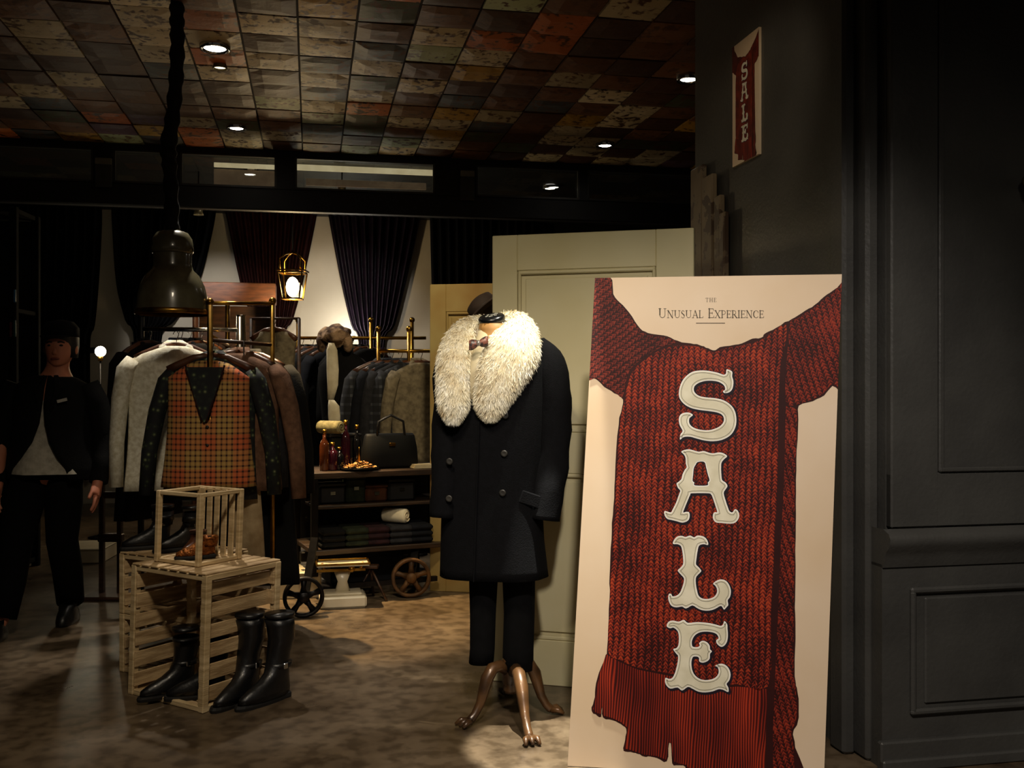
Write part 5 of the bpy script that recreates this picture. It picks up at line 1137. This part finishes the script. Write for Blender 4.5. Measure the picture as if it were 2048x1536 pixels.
for i, (x, lb, w_, h_, m_) in enumerate(((655, 'added black shoe box at the left of the middle cart shelf', .16, .11, M_BLACK), (700, 'added dark green tin on the middle cart shelf', .12, .15, M_GREENC), (740, 'added dark brown leather pouch on the middle cart shelf', .14, .09, M_BRNLEATHER), (790, 'added black shoe box at the right of the middle cart shelf', .17, .12, M_BLACK))):  # dark goods added to fill the cart middle with darkness
    p_ = cartp(x, .06); p_.z = .571; t = thing('dark_filler_box', lb, 'box', p_, .42, 'added dark goods on the middle cart shelf')
    MB().box((0, 0, h_/2), (w_, .18, h_), bev=.012).build('body', m_, t); MB().box((0, 0, h_+.008), (w_+.008, .188, .02), bev=.006).build('lid', m_, t); MB().box((0, -.096, h_*.6), (.03, .004, .02)).build('tab', M_CHROME, t)
# lower black chest between the wheels
ch = thing('black_trunk', 'black trunk behind the balance scale under the cart', 'trunk', (PX(740, 6.62), 6.62, 0), .42)
MB().box((0, 0, .12), (.6, .3, .22), bev=.012).build('body', M_BLACK, ch); MB().box((0, 0, .24), (.61, .31, .03), bev=.01).build('lid', M_LEATHER, ch)
for x in (-.2, .2): MB().box((x, -.152, .2), (.03, .01, .06), bev=.003).build('latch', M_CHROME, ch)
# ------------------------------------------------------------------ BACK SHELF UNIT
Yu = 9.9; su = thing('shelf_unit', 'brown wooden shelf unit below the maroon drape', 'shelf', (PX(470, Yu), Yu, 0), A_ROOM)
zt_ = PZ(568, Yu); wd = (548-392)/F*Yu; M_SHELF = mat('red_brown_wood', (92, 52, 30), (66, 36, 20), .5, scale=4, stretch=(2, 9, 9))
MB().box((0, 0, zt_-.10), (wd+.02, .34, .20), bev=.008).build('cornice', M_SHELF, su)
for z in (.1, .55, 1.0, 1.45): MB().box((0, 0, z), (wd-.05, .3, .03), bev=.004).build('shelf', M_SHELF, su)
for s in (-1, 1): MB().box((s*(wd/2-.012), 0, (zt_-.2)/2), (.025, .32, zt_-.2), bev=.004).build('side', M_SHELF, su)
MB().box((0, .15, (zt_-.2)/2), (wd-.06, .015, zt_-.22)).build('back', M_DARKWOOD, su)
for i, (x, z, m_, lb) in enumerate(((-.2, 1.466, M_VEST, 'folded beige cloth at the top of the shelf unit'), (.05, 1.466, M_TOWEL, 'folded cream cloth at the top of the shelf unit'), (.25, 1.466, M_GREENC, 'folded green cloth at the top of the shelf unit'), (0, 1.016, M_GREYW, 'folded grey cloth inside the shelf unit'))):
    c0 = Vector((su.location.x+x*math.cos(A_ROOM), su.location.y+x*math.sin(A_ROOM), z)); t = thing('folded_cloth', lb, 'cloth', c0, A_ROOM, 'folded cloths in the shelf unit')
    for j in range(3): MB().box((0, 0, .026+.05*j), (.18, .22, .048), bev=.018).build('fold', m_, t)
# ------------------------------------------------------------------ LEFT SIDE
Ys = 6.1; st_ = thing('valet_stand', 'wooden valet stand with white bow at its neck', 'stand', (PX(222, Ys), Ys, 0))
for dx in (-.055, .055): MB().bar((dx, 0, 0.02), (dx, 0, PZ(912, Ys)), .035, .03, .005).build('post', M_DARKWOOD, st_)
MB().box((0, 0, PZ(1075, Ys)), (.15, .05, .05), bev=.006).build('rung', M_DARKWOOD, st_); MB().box((0, 0, PZ(990, Ys)), (.15, .03, .04), bev=.006).build('rung', M_DARKWOOD, st_)
MB().box((0, 0, .012), (.24, .3, .024), bev=.006).build('base', M_DARKWOOD, st_)
MB().loft([ring((0, 0, PZ(925, Ys)), .085, .04, 20), ring((0, 0, PZ(905, Ys)), .09, .045, 20), ring((0, 0, PZ(896, Ys)), .05, .03, 20)]).build('shoulder', M_DARKWOOD, st_, True)
M_BOWW = cloth('white_ribbon', (170, 166, 156), (140, 136, 126))
for s in (-1, 1): MB().loft([ring((s*x, -.045, PZ(908, Ys)), .008, .018, 12) if False else [Vector((s*x, -.05+.01*math.cos(q*PI/5), PZ(908, Ys)+hh_*math.sin(q*PI/5))) for q in range(10)] for x, hh_ in ((.012, .007), (.045, .014), (.075, .02), (.08, .008))]).build('bow_wing', M_BOWW, st_, True)
boxthing('lit_plinth', 'low white display plinth catching light behind the assistant', 'plinth', 118, 198, 1086, 1112, 7.2, .4, M_WENAM, .1).location.z = 0
Yd = 6.9; cs_ = thing('display_case', 'grey glass display case at the far left edge', 'display case', (PX(-40, Yd), Yd, 0), .1)
M_CASE = mat('case_grey', (34, 36, 35), (26, 27, 26), .9, spec=.1)
for sx in (-1, 1):
    for sy_ in (-1, 1): MB().box((sx*.30, sy_*.2, 1.25), (.05, .05, 2.5), bev=.006).build('frame_post', M_CASE, cs_)
for z in (.05, .8, 1.3, 1.8, 2.48): MB().box((0, 0, z), (.62, .42, .03), bev=.004).build('shelf', M_CASE, cs_)
MB().box((0, .2, 1.25), (.58, .01, 2.4)).build('back', M_BLACK, cs_); MB().box((0, -.2, 1.25), (.55, .006, 2.4)).build('pane', M_GLASS, cs_)
for nm, z, hh_, c_ in (('blue_sticker', PZ(597, Yd), .085, (60, 130, 190)), ('teal_sticker', PZ(660, Yd), .11, (50, 110, 110)), ('red_sticker', PZ(662, Yd)+.0, .10, (110, 40, 50))):
    MB().box((.318 if nm != 'red_sticker' else .292, -.228, z), (.014, .004, hh_)).build(nm, mat(nm, c_, c_, .4), cs_)
# ------------------------------------------------------------------ THE SHOP ASSISTANT
pz0 = 5.3; px0 = PX(105, pz0)
per = thing('person', 'shop assistant in dark cap, dark jacket and white shirt walking', 'person', (px0, pz0, 0), .12)
M_SKIN = mat('skin', (206, 134, 104), (180, 110, 84), .55, scale=6); M_HAIR = mat('dark_hair', (22, 18, 16), (14, 12, 11), .6)
J = {}; ed = []
def jt(nm, x, y, z, r_, par=None):
    J[nm] = (len(J), (x, y, z), r_)
    if par: ed.append((J[par][0], J[nm][0]))
jt('pelvis', -.02, 0, .86, .095); jt('belly', -.015, -.005, 1.0, .09, 'pelvis'); jt('chest', 0, -.005, 1.18, .13, 'belly'); jt('upper', .015, 0, 1.26, .08, 'chest'); jt('neck', .03, -.01, 1.375, .052, 'upper'); jt('jaw', .04, -.03, 1.44, .062, 'neck'); jt('skull', .045, -.015, 1.51, .082, 'jaw'); jt('crown', .047, -.005, 1.56, .07, 'skull')
for s, nm, fx, fy, kx, ky in ((-1, 'a', -.19, -.18, -.15, -.10), (1, 'b', .03, .20, .04, .03)):
    jt('hip'+nm, s*.085-.02, 0, .82, .09, 'pelvis'); jt('knee'+nm, kx, ky, .46, .06, 'hip'+nm); jt('calf'+nm, (kx+fx)/2, (ky+fy)/2+.02, .33, .056, 'knee'+nm); jt('ankle'+nm, fx, fy, .085, .038, 'calf'+nm); jt('toe'+nm, fx+.02*s, fy-.17, .035, .034, 'ankle'+nm)
    jt('sho'+nm, s*.16+.01, .0, 1.25, .045, 'upper'); jt('elb'+nm, s*.245, .05*s, 1.03, .044, 'sho'+nm); jt('wri'+nm, s*.25, -.06, .80, .028, 'elb'+nm); jt('palm'+nm, s*.25, -.085, .735, .030, 'wri'+nm)
    for f_, (dy, ln) in enumerate(((-.027, .060), (-.009, .072), (.009, .068), (.026, .052))):
        jt('f%d1%s' % (f_, nm), s*.25, -.09+dy, .695, .010, 'palm'+nm); jt('f%d2%s' % (f_, nm), s*.245, -.097+dy, .695-ln*.55, .009, 'f%d1%s' % (f_, nm)); jt('f%d3%s' % (f_, nm), s*.23, -.10+dy, .695-ln, .008, 'f%d2%s' % (f_, nm))
    jt('t1'+nm, s*.235, -.122, .735, .011, 'palm'+nm); jt('t2'+nm, s*.225, -.14, .70, .009, 't1'+nm)
me = bpy.data.meshes.new('body'); vs_ = [None]*len(J); rs_ = [0]*len(J)
for i, co, r_ in J.values(): vs_[i] = co; rs_[i] = r_
me.from_pydata(vs_, ed, []); me.update(); body = link('body', me, per); sk = body.modifiers.new('skin', 'SKIN'); sk.use_smooth_shade = True
for i, v in enumerate(me.skin_vertices[0].data): v.radius = (rs_[i], rs_[i]); v.use_root = (i == 0)
body.modifiers.new('sub', 'SUBSURF').levels = 2; body.modifiers['sub'].render_levels = 2; me.materials.append(M_SKIN)
hx, hy = .045, -.035
hd = MB(); rows = []
for z, hw, hdp, yo in ((1.395, .018, .02, -.055), (1.405, .038, .045, -.035), (1.425, .055, .068, -.022), (1.46, .066, .083, -.012), (1.495, .072, .092, -.006), (1.53, .074, .094, 0), (1.565, .07, .088, .004), (1.59, .055, .07, .006), (1.603, .03, .04, .006)): rows.append(ring((hx, hy+.025+yo, z), hw, hdp, 28, 0, 2.1))
hd.loft(rows); ho = hd.build('face', M_SKIN, per, True)
nz_ = MB(); nz_.loft([[Vector((hx+math.cos(q*PI/4)*r_, hy+.02+yy+math.sin(q*PI/4)*r_*.8, z)) for q in range(8)] for z, r_, yy in ((1.452, .012, -.082), (1.462, .015, -.092), (1.48, .010, -.086), (1.505, .007, -.082))]); nz_.build('nose', M_SKIN, ho, True)
for s in (-1, 1):
    MB().ball((hx+s*.028, hy-.062, 1.502), (.012, .008, .006), 10, 6).build('eye', mat('eye_dark', (40, 30, 26), (20, 16, 14), .2), ho, True)
    MB().tube([(hx+s*.014, hy-.068, 1.518), (hx+s*.03, hy-.068, 1.522), (hx+s*.045, hy-.056, 1.516)], .004, 6).build('brow', M_HAIR, ho, True)
    MB().ball((hx+s*.075, hy+.03, 1.485), (.012, .02, .03), 10, 8).build('ear', M_SKIN, ho, True)
MB().ball((hx, hy-.068, 1.432), (.024, .008, .007), 12, 6).build('mouth', mat('lips', (140, 70, 62), (120, 60, 54), .4), ho, True)
hr = MB(); hr.loft([ring((hx, hy+.045, 1.44), .078, .075, 26), ring((hx, hy+.04, 1.50), .084, .088, 26), ring((hx, hy+.03, 1.545), .086, .10, 26), ring((hx, hy+.03, 1.59), .078, .092, 26), ring((hx, hy+.03, 1.618), .05, .06, 26), ring((hx, hy+.03, 1.628), .012, .014, 26)]); hr.build('hair', M_HAIR, per, True)
cpb = MB(); cpb.loft([ring((hx, hy+.02, 1.55), .09, .105, 28), ring((hx, hy+.025, 1.60), .088, .10, 28), ring((hx, hy+.03, 1.632), .06, .07, 28), ring((hx, hy+.03, 1.642), .01, .012, 28)]); cpo = cpb.build('cap', M_BLACKW, per, True)
MB().loft([ring((hx, hy-.07, 1.545), .07, .055, 24), ring((hx, hy-.07, 1.553), .07, .055, 24)]).build('visor', M_BLACKW, cpo, True)
M_SHIRTW = cloth('white_shirt', (188, 182, 168), (160, 154, 140)); M_JKT = cloth('black_jacket', (13, 13, 13), (9, 9, 9))
MB().loft([ring((0, 0, z), hw, hdp, 36, 0, 2.2, rp, 6, .5) for z, hw, hdp, rp in ((1.30, .10, .09, 0), (1.2, .15, .125, 0), (1.05, .155, .135, .01), (.95, .175, .15, .02), (.86, .205, .165, .04), (.83, .215, .17, .05))], cap=False).build('shirt', M_SHIRTW, per, True)
jk = MB(); R_ = []; nj = 40
for z, hw, hdp, op in ((1.345, .085, .075, .02), (1.33, .13, .09, .03), (1.29, .195, .115, .035), (1.2, .205, .15, .03), (1.10, .20, .158, .10), (1.0, .205, .165, .30), (.92, .215, .175, .62), (.86, .225, .18, .95), (.80, .23, .18, 1.1)):
    R_.append([Vector((hw*math.sin(a_)*1.0, -hdp*math.cos(a_), z)) for a_ in [op*.55+(2*PI-op*1.45)*i/nj for i in range(nj+1)]])
jk.loft(R_, cap=False, close=False); jo = jk.build('jacket', M_JKT, per, True); sm = jo.modifiers.new('thick', 'SOLIDIFY'); sm.thickness = .012
for s in (-1, 1):
    MB().tube([(s*.175, 0, 1.30), (s*.215, .01*s, 1.2), (s*.25, .05*s, 1.03), (s*.255, 0, .9), (s*.252, -.06, .78)], [.062, .07, .06, .052, .048], 14).build('jacket_sleeve', M_JKT, per, True)
    MB().tube([(s*.03+.02, -.10, 1.345), (s*.06+.01, -.125, 1.28), (s*.03+.01, -.155, 1.16)], [.012, .022, .008], 8, flat=.4).build('lapel', M_JKT, per, True)
MB().box((.10, -.163, 1.215), (.05, .005, .016), Matrix.Rotation(-.25, 3, 'Y')).build('name_tag', mat('tag_white', (190, 186, 176), (180, 176, 166), .4), per)
tw = MB(); tw.loft([ring((-.02, 0, z), hw, hdp, 30) for z, hw, hdp in ((.96, .15, .12), (.88, .165, .13), (.80, .165, .125))]).build('trouser_waist', M_TROUS, per, True)
for s, fx, fy, kx, ky in ((-1, -.19, -.18, -.15, -.10), (1, .03, .20, .04, .03)):
    MB().tube([(s*.075-.02, 0, .86), ((s*.085-.02+kx)/2, ky/2, .65), (kx, ky, .46), ((kx+fx)/2, (ky+fy)/2+.02, .28), (fx, fy, .10)], [.10, .095, .08, .078, .072], 18).build('trouser_leg', M_TROUS, per, True)
    sb_ = MB(); sb_.loft([ring((fx+.01*s, fy-.075, z), hw, hdp, 20) for z, hw, hdp in ((.001, .045, .13), (.02, .047, .132), (.05, .044, .12), (.075, .04, .075), (.10, .044, .055))]); sb_.build('shoe', M_LEATHER, per, True)
